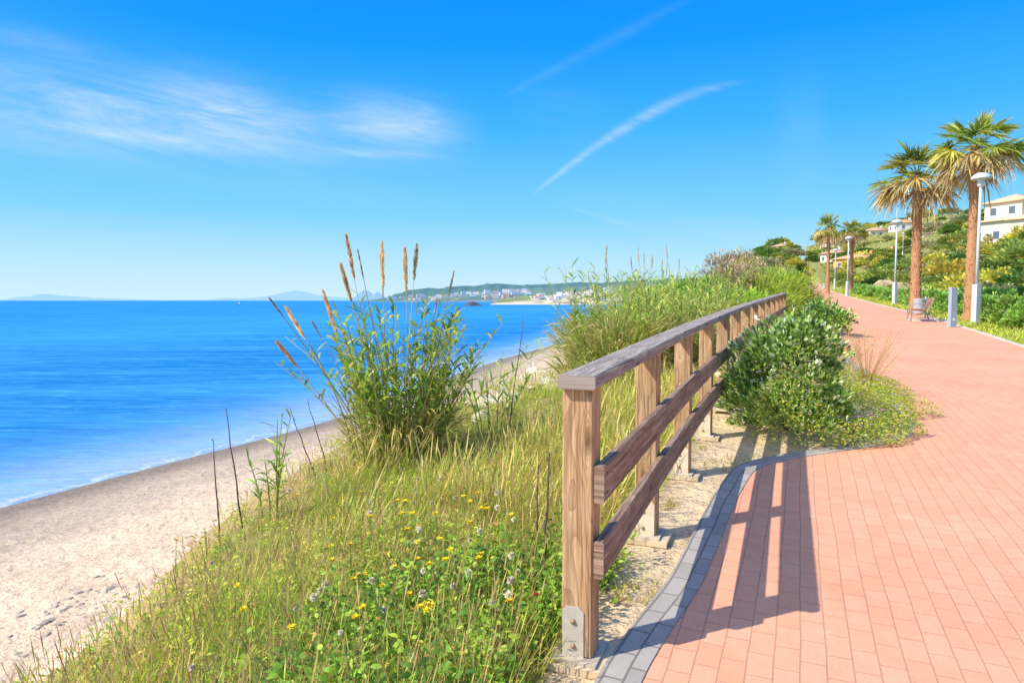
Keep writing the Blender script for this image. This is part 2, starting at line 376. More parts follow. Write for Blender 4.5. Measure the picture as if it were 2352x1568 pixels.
tag(gg.build('sea',m,smooth=True),'calm blue sea with a thin foam line along the beach','sea',kind='structure')

# ------------------------------------------------------------ brick path + kerbs
ry=np.arange(-12,165,.1); rx=xr_(ry)-2.2; tx=np.gradient(rx,ry); ln=np.sqrt(1+tx**2); S=np.concatenate([[0],np.cumsum(np.sqrt(np.diff(rx)**2+np.diff(ry)**2))])
def pathuv(P):
    out=np.zeros((len(P),3))
    for i in range(0,len(P),2000):
        p=P[i:i+2000]; dd=(p[:,0,None]-rx[None])**2+(p[:,1,None]-ry[None])**2; j=dd.argmin(1)
        dx=p[:,0]-rx[j]; dy=p[:,1]-ry[j]; T0=tx[j]/ln[j]; T1=1/ln[j]
        out[i:i+2000,0]=S[j]+dx*T0+dy*T1; out[i:i+2000,1]=dx*T1-dy*T0
    return out
prow=np.concatenate([np.arange(-4,9,.08),np.arange(9,40,.4),np.arange(40,150,1.5)])
n=24; A=xl_(prow); B=xr_(prow); X=A[:,None]+(B-A)[:,None]*np.linspace(0,1,n+1)[None]; Y=np.repeat(prow[:,None],n+1,1); Z=zp(Y)
idx=np.arange(X.size).reshape(X.shape); fq=np.stack([idx[:-1,:-1],idx[:-1,1:],idx[1:,1:],idx[1:,:-1]],-1).reshape(-1,4)
P=np.stack([X,Y,Z],-1).reshape(-1,3)
gg=Geo(); gg.add(P,fq,(.6,.3,.2),gc=pathuv(P))
def brick_mat(name,c1,c2,mo,bw,rh,ms=.004):
    m,nt,out=newmat(name); b=NB(nt); gc=b.attr('gc').outputs['Vector']
    wn=b.n('ShaderNodeTexNoise'); wn.inputs['Scale'].default_value=1.5; b.l(gc,wn.inputs['Vector'])
    vm=b.n('ShaderNodeVectorMath',operation='MULTIPLY_ADD'); b.l(wn.outputs['Color'],vm.inputs[0]); vm.inputs[1].default_value=(.03,.03,0); b.l(gc,vm.inputs[2])
    br=b.n('ShaderNodeTexBrick'); b.l(vm.outputs[0],br.inputs['Vector'])
    br.inputs['Color1'].default_value=(*c1,1); br.inputs['Color2'].default_value=(*c2,1); br.inputs['Mortar'].default_value=(*mo,1)
    br.inputs['Scale'].default_value=1; br.inputs['Mortar Size'].default_value=ms; br.inputs['Mortar Smooth'].default_value=.4
    br.inputs['Brick Width'].default_value=bw; br.inputs['Row Height'].default_value=rh; br.inputs['Bias'].default_value=0
    a=b.noise(gc,.7,5,.65); c_=b.noise(gc,70,4,.7); e=b.noise(gc,9,4,.6)
    f=b.m('ADD',b.m('MULTIPLY',a,.5),b.m('ADD',b.m('MULTIPLY',c_,.5),b.m('MULTIPLY',e,.3)))
    f2=b.m('MULTIPLY_ADD',f,.85,.45); cc=b.n('ShaderNodeCombineXYZ'); [b.l(f2,cc.inputs[i]) for i in range(3)]
    col=b.mix(1,br.outputs['Color'],cc.outputs[0],'MULTIPLY')
    col=b.mix(b.m('MULTIPLY',b.m('MULTIPLY_ADD',e,5,-3.0,clamp=True),.22),col,(.74,.58,.42))
    h=b.m('SUBTRACT',b.m('MULTIPLY',c_,.3),br.outputs['Fac'])
    b.prin(out,col,.85,b.bump(h,.5,.005),0,.2); return m
M['brick']=brick_mat('red_paving_brick',(.82,.375,.215),(.855,.41,.245),(.56,.30,.185),.19,.10)
M['grey']=brick_mat('grey_kerb_brick',(.38,.34,.29),(.47,.42,.36),(.24,.2,.17),.21,.085,.006)
tag(gg.build('brick_path',M['brick']),'winding promenade path paved with red bricks','path',kind='structure')
def strip(name,edge,side,width,ya,yb,mat,dz,label,step=.06):
    ys=np.arange(ya,yb,step) if yb<12 else np.concatenate([np.arange(ya,12,step),np.arange(12,yb,.5)])
    P=np.stack([edge(ys),ys],1); T=unit(np.gradient(P,axis=0)); N=np.stack([T[:,1],-T[:,0]],1)*side
    k=9; Nn=np.stack([np.convolve(np.pad(N[:,i],k,'edge'),np.ones(2*k+1)/(2*k+1),'valid') for i in range(2)],1); N=unit(Nn)
    s=np.concatenate([[0],np.cumsum(np.linalg.norm(np.diff(P,axis=0),axis=1))])
    g=Geo(); z=zp(ys)
    ring=[]
    for off,dzz,w in [(0,-.08,0),(0,dz,0.0),(width,dz,width),(width,-.08,width+.05)]:
        q=P+N*off; ring.append((np.column_stack([q,z+dzz]),w))
    for (a,wa),(c,wc) in zip(ring[:-1],ring[1:]):
        V=np.stack([a,c],1).reshape(-1,3); G=np.stack([np.column_stack([s,0*s+wa,0*s]),np.column_stack([s,0*s+wc,0*s])],1).reshape(-1,3)
        i=np.arange(len(ys)-1)*2; g.add(V,np.stack([i,i+1,i+3,i+2],1),(.5,.5,.5),gc=G)
    return tag(g.build(name,mat),label,'kerb',kind='structure')
strip('kerb',xl_,-1,.17,-4,149,M['grey'],.006,'grey brick kerb along the seaward edge of the path')
M['kerbw']=brick_mat('pale_kerb_stone',(.62,.56,.46),(.70,.64,.54),(.4,.36,.3),.8,.5,.006)
strip('kerb_edging',xr_,1,.13,-4,149,M['kerbw'],.012,'pale stone kerb along the landward edge of the path')

# ------------------------------------------------------------ wooden railing
fy=np.arange(2.83,22,.02); fx=xf(fy); fs=np.concatenate([[0],np.cumsum(np.hypot(np.diff(fx),np.diff(fy)))])
def fpt(s):
    y=np.interp(s,fs,fy) if s>=0 else 2.83+s*.93; x=float(xf(y)); e=.3
    t=unit(np.array([float(xf(y+e)-xf(y-e)),2*e,0])); return np.array([x,y,float(zp(y))]),t,np.array([t[1],-t[0],0])
NP=14; SP=1.475
p0,_,_=fpt(0); org=tuple(p0)
root=thing('wooden_railing','long weathered timber railing with a flat top rail and two lower rails beside the path','railing',org)
for i in range(NP):
    p,t,sd=fpt(i*SP); g=Geo()
    sweep(g,chrect(.132,.12,.007),[p+[0,0,.018],p+[0,0,.35],p+[0,0,.8],p+[0,0,1.141]],sd,t,off=i*1.7+.35,jit=i)
    po=g.build('post',M['post'],root,org)
    g=Geo(); rz=math.atan2(sd[1],sd[0])
    c=p-t*.0635
    w=.046 if i==0 else .058; top=.215; sc_=(.60,.54,.45) if i==0 else (.74,.60,.43)
    pr=[(-w,.0),(w,.0),(w,top-.02),(w-.02,top),(-w+.02,top),(-w,top-.02)]
    sweep(g,[(a-(.014 if i==0 else 0),bb+.012) for a,bb in pr],[c-t*.003+[0,0,0],c+t*.002],sd,np.array([0,0,1.]),sc_)
    box(g,tuple(p+[0,0,.008]),(.19,.22,.012),rz,(.60,.52,.40))
    br=g.build('post_shoe',M['galv'] if i==0 else M['stone'],po,org)
    for hz in (.06,.165):
        g=Geo(); cc=c+[0,0,hz]-t*.003-sd*.012
        tube(g,[cc,cc-t*.010],[.012,.010],6,(.38,.22,.14)); bo=g.build('bolt',M['metal'],po,org)
    if i<4:
        g=Geo(); box(g,tuple(p+[.01,.0,-.014]),(.27,.27,.03),rz,(.66,.52,.33)); g.build('concrete_pad',M['stone'],root,org)
    for zz in (.705,.785,.39,.475):
        g=Geo(); cc=p+sd*(.0655+.046)+[0,0,zz]; tube(g,[cc,cc+sd*.003],[.008,.007],8,(.2,.18,.17)); g.build('screw',M['metal'],root,org)
def railseg(name,s0,s1,lat,zc,w,h,mat,cham,k):
    ss=np.linspace(s0,s1,max(3,int((s1-s0)/.6))); P=[];Sd=[]
    for s in ss:
        p,t,sd=fpt(s); P.append(p+sd*lat+[0,0,zc]); Sd.append(sd)
    g=Geo(); sweep(g,chrect(w,h,cham),P,np.array(Sd),np.array([0,0,1.]),off=k*3.3,jit=k)
    g.build(name,mat,root,org)
for k in range(5):
    s0=-.10 if k==0 else k*3*SP+.002; s1=min((k+1)*3*SP-.002,(NP-1)*SP+.12)
    if s1<=s0: continue
    railseg('top_rail',s0,s1,.004,1.171,.160,.058,M['cap'],.008,k)
    s0=-.05 if k==0 else k*3*SP+.002
    railseg('middle_rail',s0,s1,.0665+.022,.748,.044,.155,M['rail'],.006,k+.4)
    railseg('lower_rail',s0,s1,.0665+.022,.432,.044,.155,M['rail'],.006,k+.7)

# ------------------------------------------------------------ foliage generators
def pick(cols,n,v=.25):
    c=np.array(cols)[rng.integers(0,len(cols),n)]; return c*U(1-v,1+v,(n,1))
def bush(g,R,n,lL,lW,cols,clumps=40,cr=.28,upb=.4,prof='obov',droop=.1,segs=3,c=(0,0,0),low=.0,tips=None):
    R=np.array(R,float); th=U(0,2*PI,clumps); zz=U(low-.05,1,clumps); rr=np.sqrt(np.maximum(0,1-zz**2)); rad=U(.5,1.0,clumps)**.6
    C=np.stack([rr*np.cos(th),rr*np.sin(th),zz],1)*rad[:,None]*R*(1-cr*.7)
    bright=U(.75,1.2,clumps)
    k=rng.integers(0,clumps,n); dr=unit(rng.normal(size=(n,3))); dr[:,2]=np.abs(dr[:,2])*.8+dr[:,2]*.2
    s=U(.25,1,n)**.5
    P=C[k]+dr*(cr*R.mean()*s*U(.7,1.3,clumps)[k])[:,None]; P[:,2]=np.maximum(P[:,2],.02)
    ow=unit(P/R)
    d0=unit(dr*.7+ow*.5+np.array([0,0,upb])+rng.normal(size=(n,3))*.25)
    cc=pick(cols,n)*bright[k][:,None]*(.4+.6*s)[:,None]  # inner shade painted into the leaf colour, darker towards clump centres
    if tips is not None:
        tm=(s>.92)&(U(0,1,n)<.45); cc[tm]=np.array(tips)*U(.8,1.1,(tm.sum(),1))
    ribbon(g,P+np.array(c),d0,lL*U(.6,1.2,n),lW*U(.7,1.2,n),droop,cc,cc*1.15,segs,prof,U(-1.2,1.2,n))
def twigs(g,R,n,col=(.16,.11,.06),rad=.012):
    for i in range(n):
        a=U(0,2*PI); z=U(.3,.85); e=np.array([math.cos(a)*R[0]*U(.2,.75),math.sin(a)*R[1]*U(.2,.75),R[2]*z])
        t=np.linspace(0,1,5)[:,None]; p=t*e; p[:,2]=e[2]*t[:,0]**.75; p[:,:2]+=rng.normal(size=(5,2))*.02*R[0]
        tube(g,p,np.linspace(rad,rad*.35,5),5,col)
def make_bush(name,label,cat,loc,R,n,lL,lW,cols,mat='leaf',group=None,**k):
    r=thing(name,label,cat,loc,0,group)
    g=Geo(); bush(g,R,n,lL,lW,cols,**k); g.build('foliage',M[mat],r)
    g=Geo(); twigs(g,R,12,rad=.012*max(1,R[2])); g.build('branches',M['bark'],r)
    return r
def reed(g,gs,n,h,spread,leaves,lean,cols,lL=.42,lW=.03,hl=.3):
    for i in range(n):
        a=U(0,2*PI); rb=spread*math.sqrt(U(0,1)); b0=np.array([rb*math.cos(a),rb*math.sin(a),0])
        la=a+U(-.7,.7); lv=np.array([math.cos(la),math.sin(la),0])*U(.05,lean); hh=h*U(.5,1.0)
        t=np.linspace(0,1,7)[:,None]; P=b0+lv*hh*t**1.6+np.array([0,0,1.])*hh*t*(1-.12*np.linalg.norm(lv)*t)
        tube(gs,P,np.linspace(.010,.003,7),5,tuple(np.array([.40,.40,.12])*U(.7,1.2)),False)
        m=leaves; tt=np.sort(U(hl,1,m)); B=np.stack([np.interp(tt,t[:,0],P[:,j]) for j in range(3)],1)
        az=np.arange(m)*PI+U(0,2*PI)+U(-.6,.6,m)
        out=np.stack([np.cos(az),np.sin(az),0*az],1)
        d0=unit(out*U(.5,.95,(m,1))+np.array([0,0,1.])*U(.6,1.2,(m,1))+lv*.4)
        cc=pick(cols,m,.35); L=lL*U(.6,1.15,m)*(1-.35*tt)
        ribbon(g,B,d0,L,lW*U(.7,1.1,m),U(.2,.75,m),cc,cc*1.1,5,'leaf',U(-.5,.5,m))
def plume(g,P0,P1,n=220,w=.3,col=(.42,.24,.09)):
    P0=np.array(P0);P1=np.array(P1); ax=unit(P1-P0); t=U(0,1,n)**.9
    B=P0+(P1-P0)*t[:,None]; rd=unit(rng.normal(size=(n,3))); rd=unit(rd-ax*(rd@ax)[:,None])
    d0=unit(ax*1.0+rd*w); env=np.sin(np.clip(t*.9+.1,0,1)*PI)**.6
    ribbon(g,B,d0,.075*env+.02,.007,.02,pick([col,tuple(np.array(col)*1.35),tuple(np.array(col)*.75)],n),None,2,'leaf',U(-1.5,1.5,n))

# main reed clump with plumes
CX,CY=-1.22,7.4; cz=float(zterr(CX,CY)); base=np.array([CX,CY,cz])
greens=[(.14,.28,.03),(.21,.35,.045),(.30,.42,.055),(.09,.18,.025),(.46,.46,.09)]
rc=thing('reed_clump','tall green giant reed clump with brown plumes on the bluff in front of the sea','reed plant',tuple(base))
g=Geo(); gs=Geo(); reed(g,gs,80,1.85,.46,18,.40,greens,.38,.030,.30)
reed(g,gs,30,1.65,.55,14,.90,greens,.36,.026,.38)
g.build('leaves',M['leaf'],rc); gs.build('stems',M['leaf'],rc)
g=Geo(); nn=700; a=U(0,2*PI,nn); rr_=.6*np.sqrt(U(0,1,nn)); 
ribbon(g,np.stack([rr_*np.cos(a),rr_*np.sin(a),U(0,.5,nn)],1),np.stack([np.cos(a)*.5,np.sin(a)*.5,U(.2,1.2,nn)],1),U(.25,.6,nn),.016,U(.1,.7,nn),pick([(.56,.44,.17),(.44,.34,.13),(.28,.32,.07)],nn),None,3,'leaf')
g.build('dry_leaves',M['grass'],rc)
PL=[(795,540,1,110),(783,607,1,95),(877,557,1,110),(930,570,1,105),(742,668,1,115),(657,705,1,95),(620,686,0,60),(636,785,1,75),(822,575,0,80),(957,563,.5,80),(1042,625,0,60),(875,590,0,50),(1003,690,0,40),(718,740,0,50)]
for k,(px,py,w,lp) in enumerate(PL):
    tip=at(px,py,CY+U(-.35,.35)); e=tip-base; b0=np.array([e[0]*.25+U(-.12,.12),U(-.2,.2),0])
    t=np.linspace(0,1,10)[:,None]; P=b0+(e-b0)*np.concatenate([t**1.15,t**1.1,t],1)
    g=Geo(); tube(g,P,np.linspace(.009,.0025,10),5,(.50,.42,.20) if w else (.30,.22,.12),False); g.build('plume_stem',M['grass'],rc)
    f=lp/F*CY/np.linalg.norm(P[-1]-P[-3]); tt=1-f*.22
    a0=np.array([np.interp(tt,t[:,0],P[:,j]) for j in range(3)])
    g=Geo(); plume(g,a0,P[-1],int(60+200*w),.30 if w else .12,(.84,.54,.24) if w>=1 else (.50,.35,.20)) 
    g.build('plume',M['dim'],rc)
s2=at(625,1180,6.0); z2=float(zterr(s2[0],6.0))
r2=thing('young_reed','short young leafy reed left of the giant reed clump','reed plant',(s2[0],6.0,z2)); g=Geo(); gs=Geo(); reed(g,gs,7,1.0,.1,12,.2,greens,.26,.024,.25); g.build('leaves',M['leaf'],r2); gs.build('stems',M['leaf'],r2)
s2=at(1130,1000,8.2); z2=float(zterr(s2[0],8.2))
r2=thing('leaning_reed','small reed leaning right at the edge of the giant clump','reed plant',(s2[0],8.2,z2)); g=Geo(); gs=Geo(); reed(g,gs,9,1.15,.2,14,.6,greens,.3,.026,.25); g.build('leaves',M['leaf'],r2); gs.build('stems',M['leaf'],r2)
for k,(ax_,ay,bx_,by) in enumerate([(517,937,562,1230),(489,1012,505,1240),(665,935,725,1080),(1203,725,1165,850),(705,915,755,1060),(1262,1040,1250,1230),(1236,1065,1228,1260)]):
    D=5.6 if k in(0,1) else (7.6 if k<5 else 3.6)
    A=at(ax_,ay,D); B=at(bx_,by,D); z=float(zterr(B[0],B[1])); B=np.array([B[0],B[1],min(z,B[2])])
    t=np.linspace(0,1,8)[:,None]; P=(A-B)*t; P[:,0]+=rng.normal(size=8)*.006
    g=Geo(); tube(g,P,np.linspace(.009,.003,8),5,(.17,.12,.09))
    nb=14; tt=U(.2,1,nb)[:,None]; ribbon(g,(A-B)*tt,rng.normal(size=(nb,3))*.6+[0,0,1],.04,.008,.1,(.2,.14,.1),None,2,'leaf')
    o=g.build('dead_stalk',M['dim'],None,(0,0,0)); o.location=tuple(B)
    tag(o,['tall thin dead brown stalk left of the reed clump, the taller of two','shorter thin dead brown stalk at the beach side of its taller neighbour','thin dead stalk leaning beside the left foot of the reeds','pale thin stalk leaning right beside the reed clump','second dead stalk leaning at the left foot of the reeds','dry grey stalk just left of the nearest railing post','dry grey stalk a little further left of the railing post'][k],'dead stalk')

# ------------------------------------------------------------ grasses (uncountable)
def scatter(n,d0,y0,y1,pw=1.2,inset=0.):
    u=U(0,1,n); k=1-pw; y=(y0**k+(y1**k-y0**k)*u)**(1/k)
    dm=crestd(y)-inset; d=d0+(dm-d0)*U(0,1,n); x=xf(y)-d; return x,y,d,d/dm
def patch(x,y,f,s=0): return .5+.5*np.sin(x*f+s+1.3*np.sin(y*f*.7+s))*np.sin(y*f*.9+s*2+1.1*np.sin(x*f*.8))
g=Geo()
N=58000; x,y,d,q=scatter(N,.10,2.0,24,1.45,-.7); qq=d/crestd(y); keep=(qq<.85)|(U(0,1,N)<.30*(1.25-qq)/.4); x,y,d,q=x[keep],y[keep],d[keep],qq[keep]; z=zterr(x,y); N=len(x)
keep=(patch(x,y,3.1,.7)>.15)|(U(0,1,N)<.3); x,y,d,q,z=x[keep],y[keep],d[keep],q[keep],z[keep]; N=len(x)
a=U(0,2*PI,N); pt=patch(x,y,2.2); pg=patch(x,y,1.9,2.)
cA=pick([(.28,.38,.03),(.40,.46,.04),(.52,.52,.06),(.17,.28,.03),(.48,.42,.06)],N,.35); cB=pick([(.60,.48,.13),(.50,.36,.10),(.66,.56,.20),(.42,.27,.09)],N,.35)
mixf=np.clip(pg*1.1-.34+.18*sm((y-5)/6)*(d<2.5)+.2*sm((q-.6)/.4)+U(-.4,.4,N),0,1)>.55
cc=np.where(mixf[:,None],cB,cA); hh=(.06+.18*pt+.13*sm((y-4)/4))*U(.5,1.5,N)*(1-.45*sm((q-.65)/.3))
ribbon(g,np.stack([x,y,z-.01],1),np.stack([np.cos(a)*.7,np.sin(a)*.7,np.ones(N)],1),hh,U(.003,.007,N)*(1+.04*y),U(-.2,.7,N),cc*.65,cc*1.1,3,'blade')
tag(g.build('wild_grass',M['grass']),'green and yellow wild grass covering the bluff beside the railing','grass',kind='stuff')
g=Geo()
N=9500; x,y,d,q=scatter(N,.15,2.0,14,1.45,.2); z=zterr(x,y); a=U(0,2*PI,N)
cc=pick([(.62,.48,.17),(.50,.33,.13),(.42,.46,.08),(.54,.44,.12),(.36,.22,.10),(.34,.40,.07)],N,.3); hh=U(.15,.48,N)*(1+.2*sm((y-4)/4))
ribbon(g,np.stack([x,y,z],1),np.stack([np.cos(a)*.4,np.sin(a)*.4,np.ones(N)],1),hh,U(.003,.005,N),U(-.1,.35,N),cc,cc*.95,6,'seed')
tag(g.build('seeding_stalks',M['grass']),'thin seed bearing stalks standing above the wild grass','grass',kind='stuff')
g=Geo()
N=22000; x,y,d,q=scatter(N,.25,4.3,30,1.1,.9); z=zterr(x,y); a=U(0,2*PI,N)
keep=(patch(x,y,2.4,4)>.3)&((d<2.2)|((patch(x,y,1.7,1)>.6)&(U(0,1,N)<.5))); x,y,z,a=x[keep],y[keep],z[keep],a[keep]; N=len(x)
cc=pick([(.70,.56,.18),(.60,.48,.13),(.72,.60,.24),(.46,.50,.08),(.34,.42,.06)],N,.3); hh=U(.25,.68,N)
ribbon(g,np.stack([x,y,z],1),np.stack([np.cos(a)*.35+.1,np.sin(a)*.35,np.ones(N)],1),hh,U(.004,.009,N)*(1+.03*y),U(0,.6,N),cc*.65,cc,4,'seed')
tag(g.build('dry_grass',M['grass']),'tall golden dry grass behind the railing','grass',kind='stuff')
# leafy weeds in tufts
g=Geo()
for k in range(700):
    near=k<170
    if near: y=U(2.1,3.9); d=U(.12,1.5)
    else: y=2.3*(11/2.3)**U(0,1); d=.2+U(0,1)*(float(crestd(y))-.1)
    x=float(xf(y))-d; z=float(zterr(x,y)); n=100 if near else 65; r0=U(.06,.2); hh=U(.08,.34)*(1.2 if near else 1.0)
    a=U(0,2*PI,n); rr_=r0*np.sqrt(U(0,1,n)); P=np.stack([x+rr_*np.cos(a),y+rr_*np.sin(a),z+hh*U(.1,1,n)*(1-(rr_/r0)**2*.5)],1)
    cs=random.choice([[(.14,.28,.03),(.22,.36,.04)],[(.32,.42,.03),(.44,.50,.05)],[(.26,.38,.03),(.38,.46,.05)],[(.10,.19,.02),(.16,.27,.03)],[(.42,.24,.07),(.36,.32,.07)],[(.50,.48,.08),(.40,.40,.07)]] if not near else [[(.10,.22,.02),(.16,.30,.03)],[(.20,.34,.03),(.28,.40,.04)],[(.06,.14,.02),(.12,.22,.03)]])
    cc=pick(cs,n,.35); ribbon(g,P,np.stack([np.cos(a),np.sin(a),U(-.1,1.4,n)],1),U(.02,.05,n),(U(.010,.026,n) if near else U(.005,.015,n)),.3,cc,cc*1.15,3,'leaf',U(-1,1,n))
tag(g.build('leafy_weeds',M['leaf']),'low leafy green weeds in the foreground below the railing','weeds',kind='stuff')
g=Geo(); N=16000; u=U(0,1,N); y=12*(90/12)**u; r=U(.12,3.2,N); x=xr_(y)+r; z=zterr(x,y); a=U(0,2*PI,N)
cc=pick([(.36,.42,.04),(.52,.50,.06),(.26,.35,.04),(.6,.5,.12)],N)
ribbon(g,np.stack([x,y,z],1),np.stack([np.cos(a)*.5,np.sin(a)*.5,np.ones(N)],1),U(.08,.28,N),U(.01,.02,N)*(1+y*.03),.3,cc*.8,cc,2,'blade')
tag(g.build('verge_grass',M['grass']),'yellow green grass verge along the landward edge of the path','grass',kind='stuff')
g=Geo(); N=40000; u=U(0,1,N); y=16*(420/16)**u; r=2.5+U(0,1,N)**1.4*(50+y*.35); x=xr_(y)+r; z=zterr(x,y); a=U(0,2*PI,N)
cc=pick([(.26,.31,.06),(.38,.39,.08),(.50,.45,.12),(.18,.23,.06),(.56,.46,.18)],N)
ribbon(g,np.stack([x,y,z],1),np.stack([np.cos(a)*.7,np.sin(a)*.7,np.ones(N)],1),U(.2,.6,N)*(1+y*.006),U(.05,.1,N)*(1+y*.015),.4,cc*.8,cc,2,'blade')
tag(g.build('hillside_scrub',M['grass']),'low scrub covering the hillside above the path','scrub',kind='stuff')
g=Geo(); N=18000; u=U(0,1,N); y=22*(420/22)**u; d=U(0,1,N)*(crestd(y)+4)-.6; x=xf(y)-d; z=zterr(x,y); a=U(0,2*PI,N)
cc=pick([(.20,.28,.05),(.35,.38,.08),(.52,.46,.15)],N)
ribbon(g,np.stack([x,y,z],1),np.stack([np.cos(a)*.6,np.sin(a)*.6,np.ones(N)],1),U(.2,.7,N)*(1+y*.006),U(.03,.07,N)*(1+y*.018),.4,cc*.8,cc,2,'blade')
tag(g.build('bluff_scrub',M['grass']),'low scrub on the bluff beyond the far end of the railing','scrub',kind='stuff')
# sparse weeds between the railing and the kerb
g=Geo(); N=1500; y=U(3.3,6.6,N); w=xl_(y)-.2-xf(y); x=xf(y)+np.maximum(.02,w*U(0,1,N)**2*.9); keep=(patch(x,y,5,1)>.6)&(w>.05); x,y=x[keep],y[keep]; z=zterr(x,y); N=len(x); a=U(0,2*PI,N)
cc=pick([(.40,.42,.08),(.60,.46,.16),(.30,.34,.06)],N); ribbon(g,np.stack([x,y,z],1),np.stack([np.cos(a)*.8,np.sin(a)*.8,np.ones(N)],1),U(.03,.12,N),.006,.3,cc,cc,2,'blade')
tag(g.build('verge_weeds',M['grass']),'sparse small weeds on the sandy strip under the railing','weeds',kind='stuff')

# ------------------------------------------------------------ wild flowers
def flower(px,py,kind,lab):
    p=hit(px,py,.30); gz=float(zterr(p[0],p[1])); hgt=p[2]-gz
    r=thing({'y':'yellow_flower','w':'seed_head','p':'purple_flower','r':'red_flower'}[kind],lab,'flower' if kind!='w' else 'seed head',(p[0],p[1],gz),U(0,6),
            {'y':'yellow wildflowers on the bluff','w':'white seed heads on the bluff','p':'purple wildflowers on the bluff','r':None}[kind])
    g=Geo(); tube(g,[(0,0,0),(.01,.0,hgt*.5),(0,0,hgt)],[.003,.0025,.002],5,(.24,.32,.06),False); g.build('stem',M['grass'],r)
    g=Geo()
    if kind=='w':
        n=120; dr=unit(rng.normal(size=(n,3))); sz=U(.6,1.1); ribbon(g,np.tile([0,0,hgt],(n,1)),dr,U(.012,.021,n)*sz,.006,0,(.80,.72,.56),None,1,'line')
        g.build('seed_ball',M['dim'],r)
    else:
        n=44; a=np.arange(n)*2.4; el=U(.1,1.1,n); dr=np.stack([np.cos(a),np.sin(a),el],1)
        c={'y':(.95,.74,.03),'p':(.25,.08,.5),'r':(.7,.03,.02)}[kind]
        ribbon(g,np.tile([0,0,hgt],(n,1)),dr,U(.014,.026,n)*(1 if kind=='y' else .6),.009,.1,pick([c],n,.12),None,2,'leaf',0)
        g.build('petals',M['dim'],r)
YF=[(1065,1140),(1080,1152),(1118,1168),(1000,1180),(1100,1282),(912,1150),(905,1302),(1010,1238),(960,1245),(940,1365),(880,1345),(930,1150),(1175,1182),(812,1330),(545,1345),(850,1185),(985,1295),(760,1255),(1035,1262),(1168,1108),(405,1240),(670,1440),(560,1398),(1140,1070),(700,1020)]+[(U(620,1200),U(1130,1420)) for _ in range(24)]
for px,py in YF: flower(px,py,'y','small yellow daisy like wildflower standing in the foreground grass')
for px,py in [(1046,1142),(1142,1165),(1102,1218),(970,1362),(782,1452),(441,1532),(962,1216),(1180,1192),(1010,1100),(1130,1385),(470,1222),(1040,1345),(720,1370),(1080,1240),(880,1400)]+[(U(650,1200),U(1120,1420)) for _ in range(18)]:
    flower(px,py,'w','fluffy whitish seed head standing in the foreground grass')
for px,py in [(487,1293),(925,1080),(960,1100)]: flower(px,py,'p','tiny purple wildflower among the foreground grass')
flower(1232,1365,'r','single small red flower in the weeds beside the nearest railing post')

# ------------------------------------------------------------ shrubs by the railing
gl=[(.09,.21,.03),(.16,.31,.045),(.27,.42,.08),(.37,.50,.14),(.055,.13,.022)]
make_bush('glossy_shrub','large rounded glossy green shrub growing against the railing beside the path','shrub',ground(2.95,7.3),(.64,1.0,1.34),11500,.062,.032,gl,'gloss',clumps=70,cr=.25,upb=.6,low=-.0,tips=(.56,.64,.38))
g=Geo(); n=32000; yy=U(6.25,10.8,n); xa=xf(yy)+.5; xb=xl_(yy)+.16*np.sin(yy*5)+.10*np.sin(yy*13)+.06; t=U(0,1,n)**.8; x=xa+(xb-xa)*t
hz=(.32+.36*sm((.75-t)/.5))*np.sqrt(np.clip(1-((t-.35)/.68)**2,0,1))*(1-.4*sm((yy-8.5)/2))*(.5+.9*patch(x,yy,6)); 
P=np.stack([x,yy,zp(yy)+.01+hz*U(.1,1,n)],1); a=U(0,2*PI,n)
cc=pick([(.22,.35,.03),(.34,.44,.04),(.46,.48,.05),(.13,.24,.03),(.50,.38,.08)],n)
ribbon(g,P,np.stack([np.cos(a),np.sin(a),U(.2,1.8,n)],1),U(.02,.055,n),U(.006,.014,n),.3,cc,cc*1.15,2,'leaf',U(-1,1,n))
sel=rng.choice(n,620); P2=P[sel]+[0,0,.02]; P2[:,2]=zp(yy[sel])+hz[sel]+.03
for j in range(6):
    a=j*PI/3; ribbon(g,P2,np.tile([math.cos(a),math.sin(a),.35],(len(sel),1)),.014,.011,.0,(.55,.28,.44),(.64,.42,.54),1,'line',0)
tag(g.build('flowering_ground_cover',M['leaf']),'low trailing plant with tiny pink flowers spreading onto the bricks','ground cover',kind='stuff')
make_bush('low_shrub','low dark green shrub at the far end of the railing','shrub',ground(9.0,19.8),(.75,1.6,1.05),5000,.09,.05,gl,'gloss',clumps=60,cr=.25)
make_bush('verge_shrub','small shrub behind the big glossy one along the railing','shrub',ground(4.6,11.4),(.35,.9,.6),2500,.06,.03,gl,'gloss',clumps=30,cr=.3)
for (px,D,lab) in [(1990,9.3,'wispy dry stemmed plant with tiny buds above the pink flowered cover'),(1935,10.6,'second wispy dry plant further along the path edge')]:
    p=at(px,900,D); x=min(p[0],float(xl_(D))-.1); r=thing('wispy_plant',lab,'plant',ground(x,D))
    g=Geo(); n=80; a=U(0,2*PI,n); 
    for i in range(n):
        e=np.array([math.cos(a[i])*U(.1,.55),math.sin(a[i])*U(.1,.55),U(.45,1.0)]); t=np.linspace(0,1,4)[:,None]
        tube(g,e*np.concatenate([t**1.4,t**1.4,t],1),[.003,.0025,.002,.001],3,(.45,.30,.12),False)
        ribbon(g,np.tile(e,(4,1))*U(.7,1,(4,1)),rng.normal(size=(4,3))+[0,0,.5],.02,.01,0,(.55,.42,.15),None,1,'line')
    g.build('stems',M['grass'],r)

